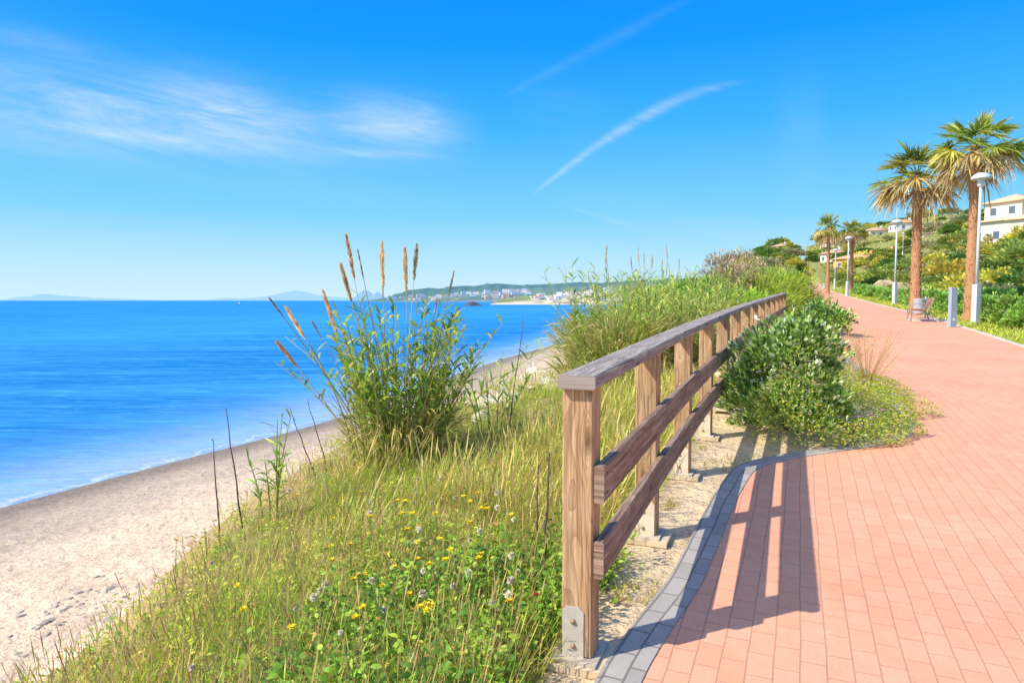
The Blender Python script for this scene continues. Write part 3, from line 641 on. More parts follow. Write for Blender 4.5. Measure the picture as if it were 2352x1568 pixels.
# ------------------------------------------------------------ reed thicket and bushes beyond
reedT=[]
for k,(n,h,s,ln_) in enumerate([(60,2.15,.8,.25),(46,1.9,.7,.4)]):
    x0,y0=[(1.7,11.8),(3.0,14.2)][k]
    r=thing('reed_thicket',['dense reed thicket nearest the railing on the seaward side','reed thicket just behind the nearest one beyond the railing'][k],'reed plant',ground(x0,y0),0)
    g=Geo(); gs=Geo(); reed(g,gs,n,h,s,20,ln_,[(.18,.31,.04),(.30,.40,.06),(.13,.25,.035),(.44,.45,.11),(.36,.40,.08)],.40,.030,.2)
    nn=1700; a=U(0,2*PI,nn); q=s*1.2*np.sqrt(U(0,1,nn)); ribbon(g,np.stack([q*np.cos(a),q*np.sin(a),U(0,1.0,nn)],1),np.stack([np.cos(a)*.6,np.sin(a)*.6,U(.2,1.2,nn)],1),U(.3,.6,nn),.028,U(.1,.7,nn),pick([(.54,.44,.17),(.40,.38,.12),(.26,.32,.06)],nn),None,3,'leaf')
    g.build('leaves',M['leaf'],r); gs.build('stems',M['leaf'],r)
    for j in range(2):
        a=U(0,2*PI); b0=np.array([.5*math.cos(a),.5*math.sin(a),0]); e=b0+np.array([U(-.3,.3),U(-.3,.3),h*U(1.05,1.25)])
        g=Geo(); tube(g,[b0,(b0+e)/2+[.03,0,0],e],[.006,.004,.002],5,(.42,.36,.18),False); g.build('plume_stem',M['dim'],r); g=Geo(); plume(g,(b0*.14+e*.86),e,60,.12,(.62,.44,.26)); g.build('plume',M['dim'],r)
    reedT.append(r)
for k,(px,D,s) in enumerate([(1530,12.6,.92),(1380,15.5,.9),(1460,15.5,1.0),(1560,16.5,1.15),(1600,14.0,.92),(1500,20,1.1),(1420,21,.9),(1640,19,.9),(1350,24,.7),(1450,13,.72)]):
    x=(px-1176)/F*D; x=min(x,float(xf(D))-.8)
    dup(reedT[k%2],ground(x,D),U(0,6),s,'reed thicket in the mass of reeds beyond the railing','reed thickets on the bluff')
T={}
def tmpl(key,*a,**k): T[key]=make_bush(*a,**k); return T[key]
x=lambda px,D:(px-1176)/F*D
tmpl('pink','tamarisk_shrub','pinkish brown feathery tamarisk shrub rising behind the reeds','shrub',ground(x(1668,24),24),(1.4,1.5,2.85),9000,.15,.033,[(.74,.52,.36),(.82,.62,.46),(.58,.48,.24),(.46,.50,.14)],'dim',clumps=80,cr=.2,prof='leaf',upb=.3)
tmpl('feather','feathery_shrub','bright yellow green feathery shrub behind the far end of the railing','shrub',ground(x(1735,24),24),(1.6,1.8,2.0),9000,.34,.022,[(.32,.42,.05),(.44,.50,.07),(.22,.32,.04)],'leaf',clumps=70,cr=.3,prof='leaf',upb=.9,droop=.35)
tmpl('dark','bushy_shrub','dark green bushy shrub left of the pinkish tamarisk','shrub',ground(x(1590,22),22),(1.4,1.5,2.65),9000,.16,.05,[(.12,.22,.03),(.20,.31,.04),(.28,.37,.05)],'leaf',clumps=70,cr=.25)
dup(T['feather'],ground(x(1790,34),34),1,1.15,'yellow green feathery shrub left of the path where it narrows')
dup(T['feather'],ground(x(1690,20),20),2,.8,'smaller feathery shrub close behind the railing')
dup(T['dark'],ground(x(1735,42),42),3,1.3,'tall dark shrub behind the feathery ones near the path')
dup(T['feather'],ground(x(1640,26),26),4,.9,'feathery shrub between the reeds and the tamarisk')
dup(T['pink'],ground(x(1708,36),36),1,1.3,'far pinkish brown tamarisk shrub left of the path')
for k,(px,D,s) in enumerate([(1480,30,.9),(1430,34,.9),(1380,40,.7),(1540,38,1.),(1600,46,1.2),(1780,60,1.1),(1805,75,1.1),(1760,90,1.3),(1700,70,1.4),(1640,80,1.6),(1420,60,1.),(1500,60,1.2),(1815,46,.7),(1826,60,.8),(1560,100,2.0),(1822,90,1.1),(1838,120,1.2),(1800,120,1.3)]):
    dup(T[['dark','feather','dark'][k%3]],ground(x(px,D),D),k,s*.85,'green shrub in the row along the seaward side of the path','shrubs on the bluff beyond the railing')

# hedge and hillside shrubs
hed=make_bush('hedge_shrub','glossy clipped hedge shrub on the landward side of the path','shrub',ground(float(xr_(24.5))+2.6,24.5),(1.0,1.0,1.0),2600,.15,.085,[(.14,.27,.04),(.21,.36,.06),(.30,.43,.09)],'gloss',group='hedge shrubs along the landward side of the path',clumps=40,cr=.3)
for k in range(44):
    y=22.+k*1.35; dup(hed,ground(float(xr_(y))+2.3+(.4 if k%2 else 0)+U(-.2,.2),y),U(0,6),U(.75,1.1))
for k in range(16):
    y=20+k*2.2; dup(hed,ground(float(xr_(y))+4.3+U(-.3,.3),y),U(0,6),U(.85,1.15))
kinds={'olive':('scrub_shrub','rounded olive green shrub on the hillside',[(.28,.33,.07),(.38,.41,.08),(.20,.26,.06)]),
 'yellow':('flowering_shrub','yellow flowering shrub on the hillside',[(.66,.50,.07),(.50,.46,.08),(.34,.36,.06)]),
 'grey':('grey_shrub','grey green dry shrub on the hillside',[(.36,.35,.17),(.30,.32,.13),(.46,.40,.22)]),
 'deep':('dark_shrub','dark green shrub on the hillside',[(.10,.18,.03),(.17,.26,.05),(.14,.20,.04)])}
spots=[]
while len(spots)<290:
    y=22*(420/22)**U(0,1); r=4.5+U(0,1)**1.3*(30+y*.35); xx=float(xr_(y))+r
    if y>200 and U(0,1)<.5: xx=float(xf(y))-U(-6,26)
    if xx/y<.86 and all((xx-a)**2+(y-b_)**2>1.2+y*.03 for a,b_ in spots): spots.append((xx,y))
KT={}
for k,(xx,y) in enumerate(spots):
    key=['olive','yellow','grey','deep','olive','deep'][int(U(0,6))] if k>3 else ['olive','yellow','grey','deep'][k]
    nm,lb,cs=kinds[key]
    if key not in KT:
        KT[key]=make_bush(nm,lb,'shrub',ground(xx,y),(1.1,1.1,1.0),1500,.20,.10,cs,'grass',group=lb.replace('shrub on','shrubs on'),clumps=26,cr=.36,prof='leaf')
    else:
        s=U(.6,1.4)*(1+y*.010); dup(KT[key],ground(xx,y),U(0,6),(s,s*U(.8,1.2),s*U(.55,.9)))

# ------------------------------------------------------------ palms
def make_palm(label,loc,h,tr,nf,R,seed,lean=.0):
    r=thing('palm_tree',label,'palm tree',loc,seed)
    g=Geo(); t=np.linspace(0,1,60); P=np.stack([lean*t**2,0*t,h*t],1); rad=tr*(1.25-.4*t+.25*np.exp(-t*14)); rad=rad*(1+.035*(np.arange(60)%2))
    tube(g,P,rad,12,(.50,.26,.13)); 
    n=500; tt=U(0,1,n); a=U(0,2*PI,n); rr_=np.interp(tt,t,rad); B=np.stack([lean*tt**2+rr_*np.cos(a),rr_*np.sin(a),h*tt],1)
    ribbon(g,B,np.stack([np.cos(a)*.2,np.sin(a)*.2,1+0*a],1),.09,.06,0,pick([(.56,.29,.14),(.38,.19,.09),(.60,.36,.20)],n),None,1,'blade',PI/2)
    g.build('trunk',M['bark'],r)
    def fronds(g,n,el0,el1,cols,pl,bl,dr,tipc=None):
        for i in range(n):
            az=i*2.399+U(-.3,.3); el=U(el0,el1); d=np.array([math.cos(az)*math.cos(el),math.sin(az)*math.cos(el),math.sin(el)])
            p=pl*U(.7,1.15); L=bl*U(.8,1.1); base=np.array([lean,0,h-.05+U(-.15,.15)])
            t=np.linspace(0,1,5)[:,None]; pp=base+d*p*t; pp[:,2]-=.12*p*t[:,0]**2*2
            col=np.array(random.choice(cols)); tube(g,pp,np.linspace(.022,.011,5),4,tuple(col*.9+.04),False)
            e=unit(pp[-1]-pp[-2]); s=unit(np.cross(e,[0,0,1])); up=np.cross(s,e)
            tw=U(-.6,.6); s,up=s*math.cos(tw)+up*math.sin(tw),up*math.cos(tw)-s*math.sin(tw)
            m=26; th=np.linspace(-1.7,1.7,m); dd=e*np.cos(th)[:,None]+s*np.sin(th)[:,None]+up*(.15*np.abs(np.sin(th)))[:,None]+rng.normal(size=(m,3))*.06
            cc=np.tile(col,(m,1))*U(.65,1.25,(m,1)); LL=L*(.64+.36*np.cos(th*.75))*U(.75,1.15,m)
            ribbon(g,np.tile(pp[-1],(m,1)),dd,LL,.062*R/1.9,dr*U(.3,1.8,m),cc,(cc*1.15 if tipc is None else cc*.5+np.array(tipc)*.5),4,'fan',np.where(np.arange(m)%2,.6,-.6))
    g=Geo(); fronds(g,nf,-.05,1.4,[(.11,.20,.022),(.17,.26,.03),(.25,.31,.04),(.38,.37,.06)],R*.54,R*.46,.22,(.40,.36,.08)); fronds(g,nf//2,-.35,.2,[(.40,.38,.07),(.56,.46,.14)],R*.52,R*.44,.4); g.build('crown',M['grass'],r)
    g=Geo(); fronds(g,int(nf*.65),-.85,.0,[(.70,.54,.27),(.74,.60,.34),(.54,.40,.18)],R*.48,R*.44,.55); g.build('dry_fronds',M['dim'],r)
    return r
def gp(px,D): return ground(x(px,D),D)
pA=make_palm('tallest palm tree with tan dry fronds, beside the nearest street lamp',gp(2228,26.3),6.65,.18,22,2.1,1)
pB=make_palm('second palm tree, left of the tallest, behind the bench',gp(2101,31),6.35,.18,20,2.3,3,.1)
dup(pB,gp(1899,74),2.2,(.80,.80,1.12),'small distant palm tree, left one of the far pair')
dup(pA,gp(1952,76),1.1,(.88,.88,1.03),'small distant palm tree, right one of the far pair')
for k,(px,D,s) in enumerate([(2165,110,.40),(2140,118,.42),(2200,95,.34),(1789,190,.6),(2262,100,.42),(2180,120,.36),(1985,120,.40),(2290,98,.3),(1865,170,.4)]):
    p=gp(px,D); dup([pA,pB][k%2],(p[0],p[1],p[2]-.4),k,s,'small low palm growing on the hillside','low palms on the hillside')

# ------------------------------------------------------------ street furniture
lm=(.62,.66,.70)
def make_lamp(label,loc):
    r=thing('street_lamp',label,'street lamp',loc)
    g=Geo(); box(g,(0,0,.72),(.20,.20,1.44),.3,(.62,.64,.66)); box(g,(0,0,.02),(.32,.32,.04),.3,(.5,.5,.5)); g.build('base_column',M['metal'],r)
    g=Geo(); tube(g,[(0,0,1.4),(0,0,3.2),(0,0,5.0)],[.06,.052,.045],12,lm); g.build('pole',M['metal'],r)
    g=Geo(); lathe(g,[(.045,4.94),(.11,4.99),(.12,5.08),(.10,5.10),(.13,5.24),(.13,5.26)],n=20,col=(.7,.74,.78)); gl_=g.build('lantern',M['glass'],r)
    g=Geo(); lathe(g,[(.12,5.25),(.30,5.22),(.325,5.24),(.31,5.30),(.22,5.40),(.12,5.45),(.0,5.47)],n=28,col=(.60,.64,.70)); g.build('lamp_shade',M['metal'],r,smooth=True)
    g=Geo(); 
    for a in range(3): tube(g,[(.11*math.cos(a*2.1),.11*math.sin(a*2.1),5.0),(.13*math.cos(a*2.1),.13*math.sin(a*2.1),5.26)],[.01,.01],5,lm)
    g.build('shade_bracket',M['metal'],r); return r
lA=make_lamp('nearest street lamp, in front of the tallest palm trunk',gp(2240,25.0))
dup(lA,gp(2053,44),0,1,'second street lamp, left of the palm behind the bench')
dup(lA,gp(1944,64),0,1.04,'third street lamp, in front of the far palm pair')
dup(lA,gp(1915,95),0,1.02,'farthest street lamp near the end of the path')
dup(lA,gp(2068,150),0,1.,'distant street lamp on the hillside road')
p=gp(2197,23.1); r=thing('info_pillar','slim grey metal pillar at the edge of the path beside the bench','pillar',(p[0]-.15,p[1],float(zp(p[1]))),.15)
g=Geo(); sweep(g,chrect(.24,.14,.012),[(0,0,.03),(0,0,1.30)],np.array([1.,0,0]),np.array([0,1.,0]),(.36,.42,.50)); g.build('body',M['metal'],r)
g=Geo(); sweep(g,chrect(.25,.15,.01),[(0,0,1.302),(0,0,1.33)],np.array([1.,0,0]),np.array([0,1.,0]),(.55,.58,.62)); g.build('top_cap',M['metal'],r)
g=Geo(); box(g,(0,0,.015),(.34,.24,.03),0,(.45,.45,.45)); g.build('base_plate',M['metal'],r)
g=Geo(); box(g,(0,-.073,.25),(.10,.004,.09),0,(.75,.78,.8)); g.build('plate',M['metal'],r)
p=gp(2116,26.6); r=thing('park_bench','wooden slatted bench with curved metal legs facing the sea','bench',(p[0]-.1,p[1],float(zp(p[1]))),math.atan2(.9,.43))
wc=(.45,.20,.11)
g=Geo()
for j in range(5): box(g,(0,.20-j*.10,.45-.006*abs(j-2)),(1.8,.085,.035),0,wc)
g.build('seat',M['bark'],r)
g=Geo()
for j in range(4): box(g,(0,-.30-.028*j,.56+j*.095),(1.8,.03,.08),0,wc)
g.build('backrest',M['bark'],r)
for sx_ in (-.78,.78):
    g=Geo(); cc=(.30,.30,.32)
    tube(g,[(sx_,.34,0),(sx_,.31,.2),(sx_,.27,.38),(sx_,.2,.41),(sx_,0,.405),(sx_,-.2,.43),(sx_,-.27,.5),(sx_,-.34,.7),(sx_,-.40,.9)],.022,7,cc)
    tube(g,[(sx_,-.42,0),(sx_,-.36,.2),(sx_,-.26,.40)],.022,7,cc)
    tube(g,[(sx_,.31,.2),(sx_,.34,.45),(sx_,.27,.64),(sx_,0,.66),(sx_,-.32,.64)],.018,7,cc); g.build('leg',M['metal'],r)
def make_bin(loc,label):
    r=thing('waste_bin',label,'waste bin',loc)
    g=Geo(); lathe(g,[(.0,.28),(.19,.28),(.21,.32),(.22,.86),(.235,.88),(.235,.90),(.20,.90),(.19,.5),(0,.5)],n=20,col=(.50,.55,.62)); g.build('bin_body',M['metal'],r,smooth=False)
    g=Geo(); tube(g,[(.27,0,0),(.27,0,1.0)],.03,8,(.45,.48,.52)); box(g,(.245,0,.75),(.05,.08,.04),0,(.45,.48,.52)); g.build('post',M['metal'],r)
    g=Geo(); box(g,(.27,0,.012),(.2,.2,.02),0,(.4,.4,.4)); g.build('base_plate',M['metal'],r); return r
bn=make_bin(gp(2110,28.6),'grey cylindrical waste bin just behind the bench')
dup(bn,gp(1892,88),0,1.1,'small distant grey waste bin beside the path')
pb=gp(2128,27.0); g=Geo(); box(g,(pb[0]+.2,pb[1]+.1,float(zp(pb[1]))-.0),(2.2,1.6,.05),math.atan2(.9,.43),(.6,.56,.5)); tag(g.build('bench_slab',M['stone']),'pale concrete slab under the bench','slab',kind='structure')

# ------------------------------------------------------------ stones
def rock(seed,flat=.6,col=(.42,.36,.28)):
    import bmesh
    rs=np.random.default_rng(seed); bm=bmesh.new(); P=unit(rs.normal(size=(22,3)))*rs.uniform(.75,1.1,(22,1))*np.array([1,.8,flat])
    for p in P: bm.verts.new(p)
    h=bmesh.ops.convex_hull(bm,input=bm.verts); bm.verts.ensure_lookup_table()
    keep=[v for v in bm.verts if v.link_faces]; im={v:i for i,v in enumerate(keep)}
    V=[tuple(v.co) for v in keep]; Fc=[tuple(im[v] for v in f.verts) for f in bm.faces]; bm.free()
    g=Geo()
    for f in Fc: g.add([V[i] for i in f],[tuple(range(len(f)))],np.array(col)*rs.uniform(.85,1.15))
    return g
RK=[]
for k,(c,lab,grp,px,py) in enumerate([((.40,.35,.29),'angular grey stone in the rubble at the edge of the bluff','grey rubble stones at the left edge of the bluff',200,1390),
     ((.62,.48,.31),'pale tan rock at the foot of the bluff above the beach','tan rocks at the foot of the bluff',1200,880),((.70,.62,.50),'whitish rock at the foot of the bluff above the beach','whitish rocks at the foot of the bluff',1225,855)]):
    for j in range(2):
        p=hit(px+j*20,py+j*8); o=rock(10+k*3+j,[.5,.6,.6][k],c).build('rock',M['stone'],None,(0,0,0)); o.location=(p[0],p[1],p[2]); s=[.05,.3,.25][k]; o.scale=(s,)*3
        tag(o,lab,'rock',grp); RK.append(o)
def cprock(k,px,py,s):
    p=hit(px,py); s=s*p[1]/6 if k<2 else s; o=RK[k].copy(); COLL.objects.link(o); o.location=(p[0],p[1],p[2]+s*.1); o.rotation_euler=(U(-.3,.3),U(-.3,.3),U(0,6)); o.scale=(s*U(.8,1.4),s*U(.7,1.1),s*U(.5,.9))
for k in range(220):
    t=U(0,1); px=30+t*260+rng.normal()*30; py=1480-t*135+rng.normal()*26
    cprock(k%2,px,py,U(.010,.038)*(1.8 if k%9==0 else 1))
for k in range(90):
    t=U(0,1); px=1110+t*185+rng.normal()*8; py=930-t*75+rng.normal()*16
    cprock(2+k%4,px,py,U(.08,.32))
for k in range(12):
    cprock(2+k%4,U(330,500),U(1190,1260),U(.03,.06))
for (px,D,s) in [(2140,42,1.1),(2045,62,1.5),(2175,40,.8),(2080,60,1.1)]:
    o=RK[2].copy(); COLL.objects.link(o); q=gp(px,D); o.location=(q[0],q[1],q[2]+s*.5); o.scale=(s*1.3,s,s); o['label']='big ochre boulder standing among the hillside shrubs'; o['group']='boulders on the hillside'; o['category']='boulder'; o.name='boulder'

# ------------------------------------------------------------ houses
def hip(g,c,w,d_,z,h,ov=.4,col=(.50,.24,.13)):
    a,b_=w/2+ov,d_/2+ov; cx,cy=c; rl=max(0,a-b_) if a>b_ else 0; rl2=max(0,b_-a) if b_>a else 0
    v=[(cx-a,cy-b_,z),(cx+a,cy-b_,z),(cx+a,cy+b_,z),(cx-a,cy+b_,z),(cx-rl,cy-rl2,z+h),(cx+rl,cy+rl2,z+h),
       (cx-a,cy-b_,z-.18),(cx+a,cy-b_,z-.18),(cx+a,cy+b_,z-.18),(cx-a,cy+b_,z-.18)]
    f=[(0,1,5,4),(1,2,5),(2,3,4,5),(3,0,4),(6,7,1,0),(7,8,2,1),(8,9,3,2),(9,6,0,3),(9,8,7,6)]
    if rl2>0: f[0:4]=[(0,1,4),(1,2,5,4),(2,3,5),(3,0,4,5)]
    g.add(v,f,col)
def windows(r,c,w,d_,z0,fl,nw,nd,ww=1.0,wh=1.2):
    cx,cy=c
    for f in range(fl):
        for i in range(nw):
            X0=cx-w/2+w*(i+.5)/nw; zz=z0+1.6+f*3
            g=Geo(); box(g,(X0,cy-d_/2-.02,zz),(ww+.2,.08,wh+.2),0,(.82,.78,.70)); wd=g.build('window',M['wall'],r)
            g=Geo(); box(g,(X0,cy-d_/2-.05,zz),(ww,.06,wh),0,(.12,.15,.19)); g.build('pane',M['glass'],wd)
        for i in range(nd):
            Y0=cy-d_/2+d_*(i+.5)/nd; zz=z0+1.6+f*3
            g=Geo(); box(g,(cx-w/2-.02,Y0,zz),(.08,ww+.2,wh+.2),0,(.82,.78,.70)); wd=g.build('window',M['wall'],r)
            g=Geo(); box(g,(cx-w/2-.05,Y0,zz),(.06,ww,wh),0,(.12,.15,.19)); g.build('pane',M['glass'],wd)
def make_house(name,label,loc,rz,w,d_,fl,wc,rc_=(.62,.36,.22),group=None,flat=False):
    r=thing(name,label,'house',loc,rz,group); h=fl*3.0
    g=Geo(); box(g,(0,0,h/2-1.5),(w,d_,h+3),0,wc)
    g.build('wall',M['wall'],r)
    g=Geo(); hip(g,(0,0),w,d_,h+.2,1.5,.5,rc_); ro=g.build('roof',M['roof'],r)
    g=Geo(); box(g,(w*.25,0,h+1.6),(.7,.7,1.4),0,wc); g.build('chimney',M['wall'],ro)
    windows(r,(0,0),w,d_,0,fl,max(2,int(w/3)),max(2,int(d_/3)))
    return r
white=(.80,.75,.66)
vl=at(2332,562,112); vr=thing('villa','large cream villa with stepped tiled roofs at the right edge of the hillside','house',tuple(vl),.35)
cream=(.80,.70,.54)
g=Geo(); box(g,(0,0,.3),(9,9,6.6),0,cream); box(g,(1.2,1,5.2),(6,6,3.2),0,cream); box(g,(-3.2,-4.2,.5),(4.6,3,5.8),0,cream); g.build('wall',M['wall'],vr)
for (c,w,dd_,z,h) in [((0,0),9,9,3.75,1.0),((1.2,1),6,6,7.0,1.4),((-3.2,-4.2),4.6,3,3.55,.8)]:
    g=Geo(); hip(g,c,w,dd_,z,h,.5,(.74,.50,.30)); g.build('roof',M['roof'],vr)
for i in range(6):
    g=Geo(); tube(g,[(-5.3+i*.85,-6.2,-1.6),(-5.3+i*.85,-6.2,3.2)],[.16,.14],8,cream); g.build('column',M['wall'],vr)
g=Geo(); box(g,(-3.1,-6.2,-1.0),(5,.2,.8),0,cream); g.build('balcony',M['wall'],vr)
windows(vr,(0,0),9,9,-.2,1,3,3); windows(vr,(1.2,1),6,6,3.9,1,2,2)
def place(name,label,px,py,D,rz,*a,**k): return make_house(name,label,tuple(at(px,py,D)),rz,*a,**k)
place('villa','long cream villa with a low tiled roof behind the two near palms',2190,562,195,.3,16,8,1,cream,(.72,.50,.31))
place('villa','cream villa with a tiled roof, left of the long one behind the palms',2120,568,230,.2,10,8,1,cream,(.70,.48,.29))
place('orange_house','wide low orange house with a tiled roof behind the far palms',1982,624,170,.35,11,8,1,(.85,.40,.12),(.68,.38,.18))
place('orange_house','narrower orange house with dark windows, right of the wide one',2038,614,175,.3,6,7,1,(.85,.44,.18),(.68,.38,.18))
place('white_house','small white house just left of the wide orange one',1918,606,210,.2,6,6,1,white)
hw=[(1795,587,320,7,6,1),(1850,590,340,7,6,1),(1958,574,300,7,6,1),(2010,568,280,9,7,1),(2075,560,260,8,7,1),(1905,592,300,6,6,1)]
for k,(px,py,D,w,d_,fl) in enumerate(hw):
    loc=list(at(px,py+8,D)); loc[2]=min(max(loc[2],float(zterr(loc[0],loc[1]))-1.2),float(zterr(loc[0],loc[1]))+1.2)
    make_house('hillside_house','small white hillside house with a tiled roof, far above the path',tuple(loc),U(-.2,.6),w,d_,fl,[white,(.78,.66,.52)][k%3==2],group='white houses far up the hillside')

# ------------------------------------------------------------ far coast
def ridge(name,label,D,prof,depth,mat,cols,zb=-4.5,nx=160,nz=.0,flatb=.15):
    px=np.linspace(prof[0][0],prof[-1][0],nx); py=np.interp(px,[p[0] for p in prof],[p[1] for p in prof])
    ts=np.array([-1,-.85,-.6,-.35,-.15,0,.3,1]); hs=np.array([0,.06,.25,.55,.85,1,.8,0])
    V=[];C=[]
    for j,(t,h) in enumerate(zip(ts,hs)):
        for i in range(nx):
            top=(690-py[i])/F*D+H; w=1+.1*math.sin(i*.7+j*1.7)+.1*math.sin(i*.23+j)
            V.append(((px[i]-1176)/F*D, D+t*depth, zb+(top-zb)*max(0,h)*w if j!=5 else top)); C.append(cols[0] if h<flatb else cols[1])
    idx=np.arange(len(V)).reshape(len(ts),nx); f=np.stack([idx[:-1,:-1],idx[:-1,1:],idx[1:,1:],idx[1:,:-1]],-1).reshape(-1,4)
    g=Geo(); g.add(V,f,np.array(C)); return tag(g.build(name,mat,smooth=True),label,'hills',kind='structure')
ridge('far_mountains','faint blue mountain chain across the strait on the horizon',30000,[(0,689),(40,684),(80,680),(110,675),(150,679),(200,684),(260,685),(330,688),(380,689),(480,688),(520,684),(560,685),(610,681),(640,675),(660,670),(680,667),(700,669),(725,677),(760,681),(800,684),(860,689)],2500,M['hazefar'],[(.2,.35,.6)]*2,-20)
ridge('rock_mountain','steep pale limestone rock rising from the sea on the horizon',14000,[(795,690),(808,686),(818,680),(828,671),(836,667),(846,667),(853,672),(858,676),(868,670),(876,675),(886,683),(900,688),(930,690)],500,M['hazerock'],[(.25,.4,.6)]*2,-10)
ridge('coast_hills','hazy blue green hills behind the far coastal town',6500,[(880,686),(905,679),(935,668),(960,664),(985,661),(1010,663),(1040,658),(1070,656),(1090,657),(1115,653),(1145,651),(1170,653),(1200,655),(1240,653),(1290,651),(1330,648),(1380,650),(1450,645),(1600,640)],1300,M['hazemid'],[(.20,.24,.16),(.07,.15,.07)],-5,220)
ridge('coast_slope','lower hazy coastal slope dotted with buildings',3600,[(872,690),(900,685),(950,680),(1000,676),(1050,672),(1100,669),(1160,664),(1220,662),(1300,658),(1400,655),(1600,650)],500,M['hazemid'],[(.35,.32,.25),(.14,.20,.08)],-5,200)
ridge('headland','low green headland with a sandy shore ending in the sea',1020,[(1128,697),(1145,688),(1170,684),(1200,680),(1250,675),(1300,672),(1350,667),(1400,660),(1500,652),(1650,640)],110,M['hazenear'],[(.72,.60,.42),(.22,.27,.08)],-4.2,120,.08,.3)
def far_house(w,d_,h,wc,rc_,flat):
    g=Geo(); box(g,(0,0,h/2),(w,d_,h),0,wc)
    if not flat: hip(g,(0,0),w,d_,h+.2,h*.22,.3,rc_)
    for f in range(max(1,int(h/3.2))):
        for i in range(int(w/3)): box(g,(-w/2+w*(i+.5)/int(w/3),-d_/2-.05,1.8+f*3.2),(1.3,.2,1.5),0,(.3,.36,.44))
    return g
def town(n,mat,fn,sc,label,grp,pal,name):
    tm=[]
    for k in range(5):
        w,d_,h=[(16,10,6),(11,9,7.5),(22,10,6),(9,9,6),(14,10,9)][k]
        tm.append(far_house(w,d_,h,pal[k%len(pal)],(.55,.28,.16),k in(1,4)))
    obs=[]
    for i in range(n):
        px,py,D=fn(i); p=at(px,py,D)
        if i<5: o=tm[i].build(name,mat,None,(0,0,0)); obs.append(o)
        else: o=obs[int(U(0,5))].copy(); COLL.objects.link(o)
        o.location=tuple(p); o.rotation_euler=(0,0,U(-.4,.4)); o.scale=(sc*U(.7,1.2),)*3; tag(o,label,'building',grp)
wpal=[(.85,.82,.78),(.85,.83,.8),(.82,.72,.62),(.88,.86,.84),(.86,.84,.8)]
def hl(px): return float(np.interp(px,[1128,1200,1250,1300,1350,1400,1500],[696,683,678,675,670,663,653]))
def f1(i): px=1225+U(0,1)*170 if i%4 else 1235+U(0,1)*90; D=U(930,1010); return px,hl(px)+6+U(-3,8),D
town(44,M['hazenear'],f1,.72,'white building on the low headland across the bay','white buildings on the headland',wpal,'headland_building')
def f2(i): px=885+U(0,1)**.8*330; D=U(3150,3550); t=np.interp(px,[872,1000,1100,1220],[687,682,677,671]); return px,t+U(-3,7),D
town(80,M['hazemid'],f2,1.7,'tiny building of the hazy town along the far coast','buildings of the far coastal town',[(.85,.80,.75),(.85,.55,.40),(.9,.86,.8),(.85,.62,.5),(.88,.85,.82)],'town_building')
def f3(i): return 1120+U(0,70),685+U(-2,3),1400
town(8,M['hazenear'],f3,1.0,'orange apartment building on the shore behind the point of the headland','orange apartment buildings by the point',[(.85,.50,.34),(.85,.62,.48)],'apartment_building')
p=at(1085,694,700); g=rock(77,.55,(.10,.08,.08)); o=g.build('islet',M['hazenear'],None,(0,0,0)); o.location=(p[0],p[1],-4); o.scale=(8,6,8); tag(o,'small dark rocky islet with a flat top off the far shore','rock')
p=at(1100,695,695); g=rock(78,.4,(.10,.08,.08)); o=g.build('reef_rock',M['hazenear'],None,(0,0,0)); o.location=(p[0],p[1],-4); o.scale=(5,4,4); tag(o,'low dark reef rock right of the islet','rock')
r=thing('sailing_boat','tiny white sailing boat far out on the sea at left','boat',(float(at(549,704,900)[0]),900,-4)); g=Geo(); g.add([(-3,0,.9),(3,-.0,.9),(2,-1,.9),(-2,-1,.9),(-2,0,-.1),(2,0,-.1),(2,1,.9),(-2,1,.9)],[(0,3,4),(3,2,5,4),(2,1,5),(0,3,2,1,6,7),(1,6,5),(6,7,4,5),(7,0,4)],(.8,.8,.8)); g.build('hull',M['vc'],r)
g=Geo(); g.add([(-1,0,1.3),(.6,0,1.3),(.6,0,4)],[(0,1,2)],(.85,.85,.85)); g.build('sail',M['vc'],r)
g=Geo(); tube(g,[(.65,0,.8),(.65,0,4.2)],.06,6,(.6,.6,.6)); g.build('mast',M['vc'],r)

# ------------------------------------------------------------ sun and sky
sd=Vector((1.17,.50,-1.2)).normalized()
L=bpy.data.lights.new('sun','SUN'); L.energy=5.0; L.angle=math.radians(.5); L.color=(1,.94,.82); lo=bpy.data.objects.new('sun',L); COLL.objects.link(lo); lo.rotation_euler=sd.to_track_quat('-Z','Y').to_euler()
elev=math.asin(-sd.z); rot=math.atan2(-sd.x,-sd.y)
W=bpy.data.worlds.new('World'); SC.world=W; W.use_nodes=True; nt=W.node_tree; nt.nodes.clear(); b=NB(nt)
out=b.n('ShaderNodeOutputWorld'); bg=b.n('ShaderNodeBackground'); bg.inputs[1].default_value=.1; b.l(bg.outputs[0],out.inputs[0])
sky=b.n('ShaderNodeTexSky'); sky.sky_type='NISHITA'; sky.sun_disc=False; sky.sun_elevation=elev; sky.sun_rotation=rot%(2*PI); sky.ozone_density=3
tc=b.n('ShaderNodeTexCoord').outputs['Generated']; sx=b.n('ShaderNodeSeparateXYZ'); b.l(tc,sx.inputs[0]); dx,dy,dz=sx.outputs
rp=b.ramp(b.m('MAXIMUM',dz,0),[(0,(.66,.89,1.0)),(.05,(.50,.82,1.0)),(.12,(.22,.67,1.0)),(.24,(.05,.47,1.0)),(.34,(.006,.34,1.0)),(.45,(.0,.25,1.0)),(.75,(.03,.2,.75)),(1,(.06,.18,.55))])
sc_=b.n('ShaderNodeVectorMath',operation='SCALE'); b.l(rp,sc_.inputs[0]); sc_.inputs['Scale'].default_value=10.3
base=b.mix(.04,sc_.outputs[0],sky.outputs[0])
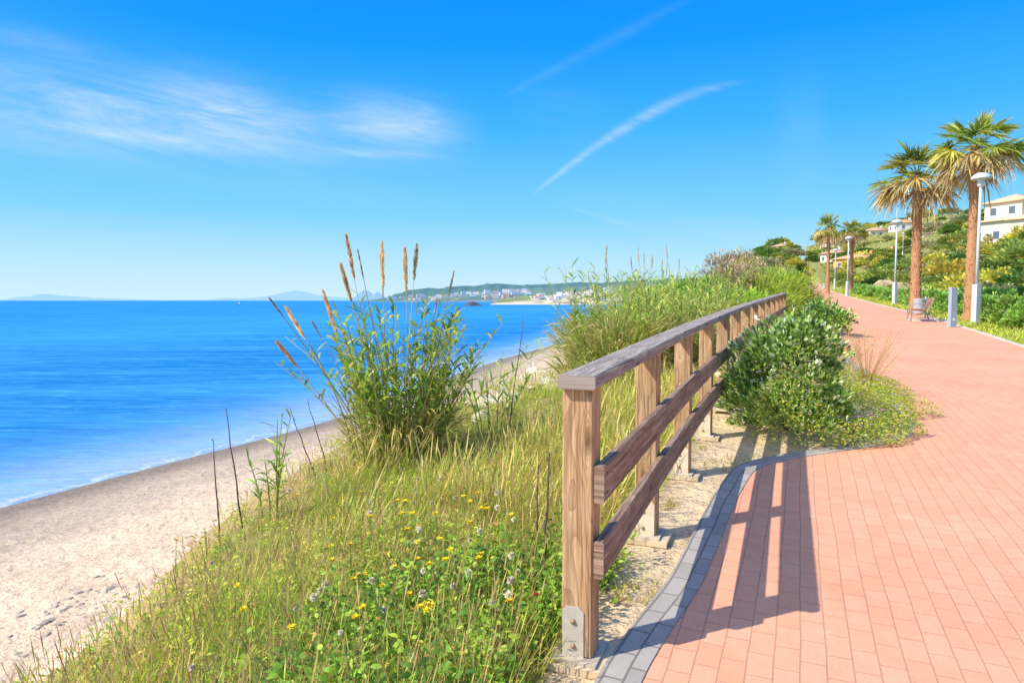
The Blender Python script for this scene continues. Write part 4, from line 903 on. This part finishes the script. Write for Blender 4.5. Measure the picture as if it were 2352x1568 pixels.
# broad glow added to the sky around the sun, out of view, lifts ambient light
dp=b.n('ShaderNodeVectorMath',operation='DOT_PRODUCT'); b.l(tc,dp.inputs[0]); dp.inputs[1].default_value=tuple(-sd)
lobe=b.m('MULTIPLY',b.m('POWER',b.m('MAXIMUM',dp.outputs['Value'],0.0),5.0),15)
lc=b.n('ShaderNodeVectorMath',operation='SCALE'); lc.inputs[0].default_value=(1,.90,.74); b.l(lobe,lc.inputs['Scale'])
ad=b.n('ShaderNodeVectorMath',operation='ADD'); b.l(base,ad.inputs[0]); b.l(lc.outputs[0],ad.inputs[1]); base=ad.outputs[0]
yy=b.m('MAXIMUM',dy,.05); u=b.m('DIVIDE',dx,yy); v=b.m('DIVIDE',dz,yy); front=b.m('MULTIPLY',dy,20,clamp=True)
def uvp(px,py): r=ray(px,py); return float(r[0]/r[1]),float(r[2]/r[1])
total=None
def addm(a): 
    global total
    total=a if total is None else b.m('ADD',total,a)
for (px,py,a,bb,sl,st) in [(220,225,420,75,.16,.65),(545,262,200,70,.26,1.0),(905,285,150,62,.14,1.0),(480,330,400,24,.10,.45),(70,95,190,34,.2,.3),(870,352,130,12,.05,.5),(140,290,330,80,.08,.45),(1840,330,60,150,.0,.14),(1310,265,120,60,.2,.1),(1560,500,260,40,.2,.13),(560,400,420,40,.15,.2)]:
    cu,cv=uvp(px,py); du=b.m('SUBTRACT',u,cu); dv=b.m('ADD',b.m('SUBTRACT',v,cv),b.m('MULTIPLY',du,sl))
    q=b.m('ADD',b.m('POWER',b.m('ABSOLUTE',b.m('MULTIPLY',du,F/a)),2.8),b.m('POWER',b.m('ABSOLUTE',b.m('MULTIPLY',dv,F/bb)),2))
    addm(b.m('MULTIPLY',b.m('EXPONENT',b.m('MULTIPLY',q,-1.3)),st))
cv3=b.n('ShaderNodeCombineXYZ'); b.l(u,cv3.inputs[0]); b.l(b.m('ADD',v,b.m('MULTIPLY',u,.20)),cv3.inputs[1]); cv3.inputs[2].default_value=3.7
n1=b.noise(b.mapv(cv3.outputs[0],(3.5,20,1)),1,8,.66,.9); n2=b.noise(b.mapv(cv3.outputs[0],(14,85,1)),1,7,.65,.8)
tex=b.m('MULTIPLY_ADD',n1,1.9,-.42,clamp=True); tex=b.m('MULTIPLY',tex,b.m('MULTIPLY_ADD',n2,1.4,.25))
cl=b.m('MULTIPLY',total,tex)
def trail(pts,w0,w1,st,sc=60):
    global cl
    P=np.array([uvp(*p) for p in pts]); co_=np.polyfit(P[:,0],P[:,1],3 if len(pts)>3 else 1)
    acc=None
    for c in co_: acc=(float(c) if acc is None else b.m('ADD',b.m('MULTIPLY',acc,u) if not isinstance(acc,float) else b.m('MULTIPLY',u,acc),float(c)))
    u0,u1=P[0,0],P[-1,0]; t=b.m('DIVIDE',b.m('SUBTRACT',u,float(u0)),float(u1-u0))
    wv=b.m('MULTIPLY',b.m('SINE',b.m('MULTIPLY',b.m('MAXIMUM',b.m('MINIMUM',t,1.0),0.0),PI)),w1/F); wv=b.m('ADD',wv,w0/F)
    e=b.m('DIVIDE',b.m('ABSOLUTE',b.m('SUBTRACT',b.m('ADD',v,b.m('MULTIPLY_ADD',n2,6/F,-3/F)),acc)),wv)
    msk=b.m('EXPONENT',b.m('MULTIPLY',b.m('MULTIPLY',e,e),-1.0))
    ends=b.m('MULTIPLY',b.m('MULTIPLY',t,14,clamp=True),b.m('MULTIPLY',b.m('SUBTRACT',1,t),2.5,clamp=True))
    cl=b.m('ADD',cl,b.m('MULTIPLY',b.m('MULTIPLY',msk,ends),b.m('MULTIPLY',b.m('MULTIPLY_ADD',n2,2.2,-.3),st)))
trail([(1218,447),(1260,420),(1300,393),(1340,358),(1400,310),(1470,270),(1560,228),(1650,205),(1740,183)],4,9,.46)
trail([(1155,222),(1640,-30)],5,9,.08)
trail([(1310,478),(1490,530)],3,3,.16)
cl=b.m('MULTIPLY',b.m('MULTIPLY',cl,front),.62,clamp=True)
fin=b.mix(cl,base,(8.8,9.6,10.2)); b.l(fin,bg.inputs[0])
SC.view_settings.view_transform='Standard'; SC.view_settings.look='None'; SC.view_settings.exposure=0
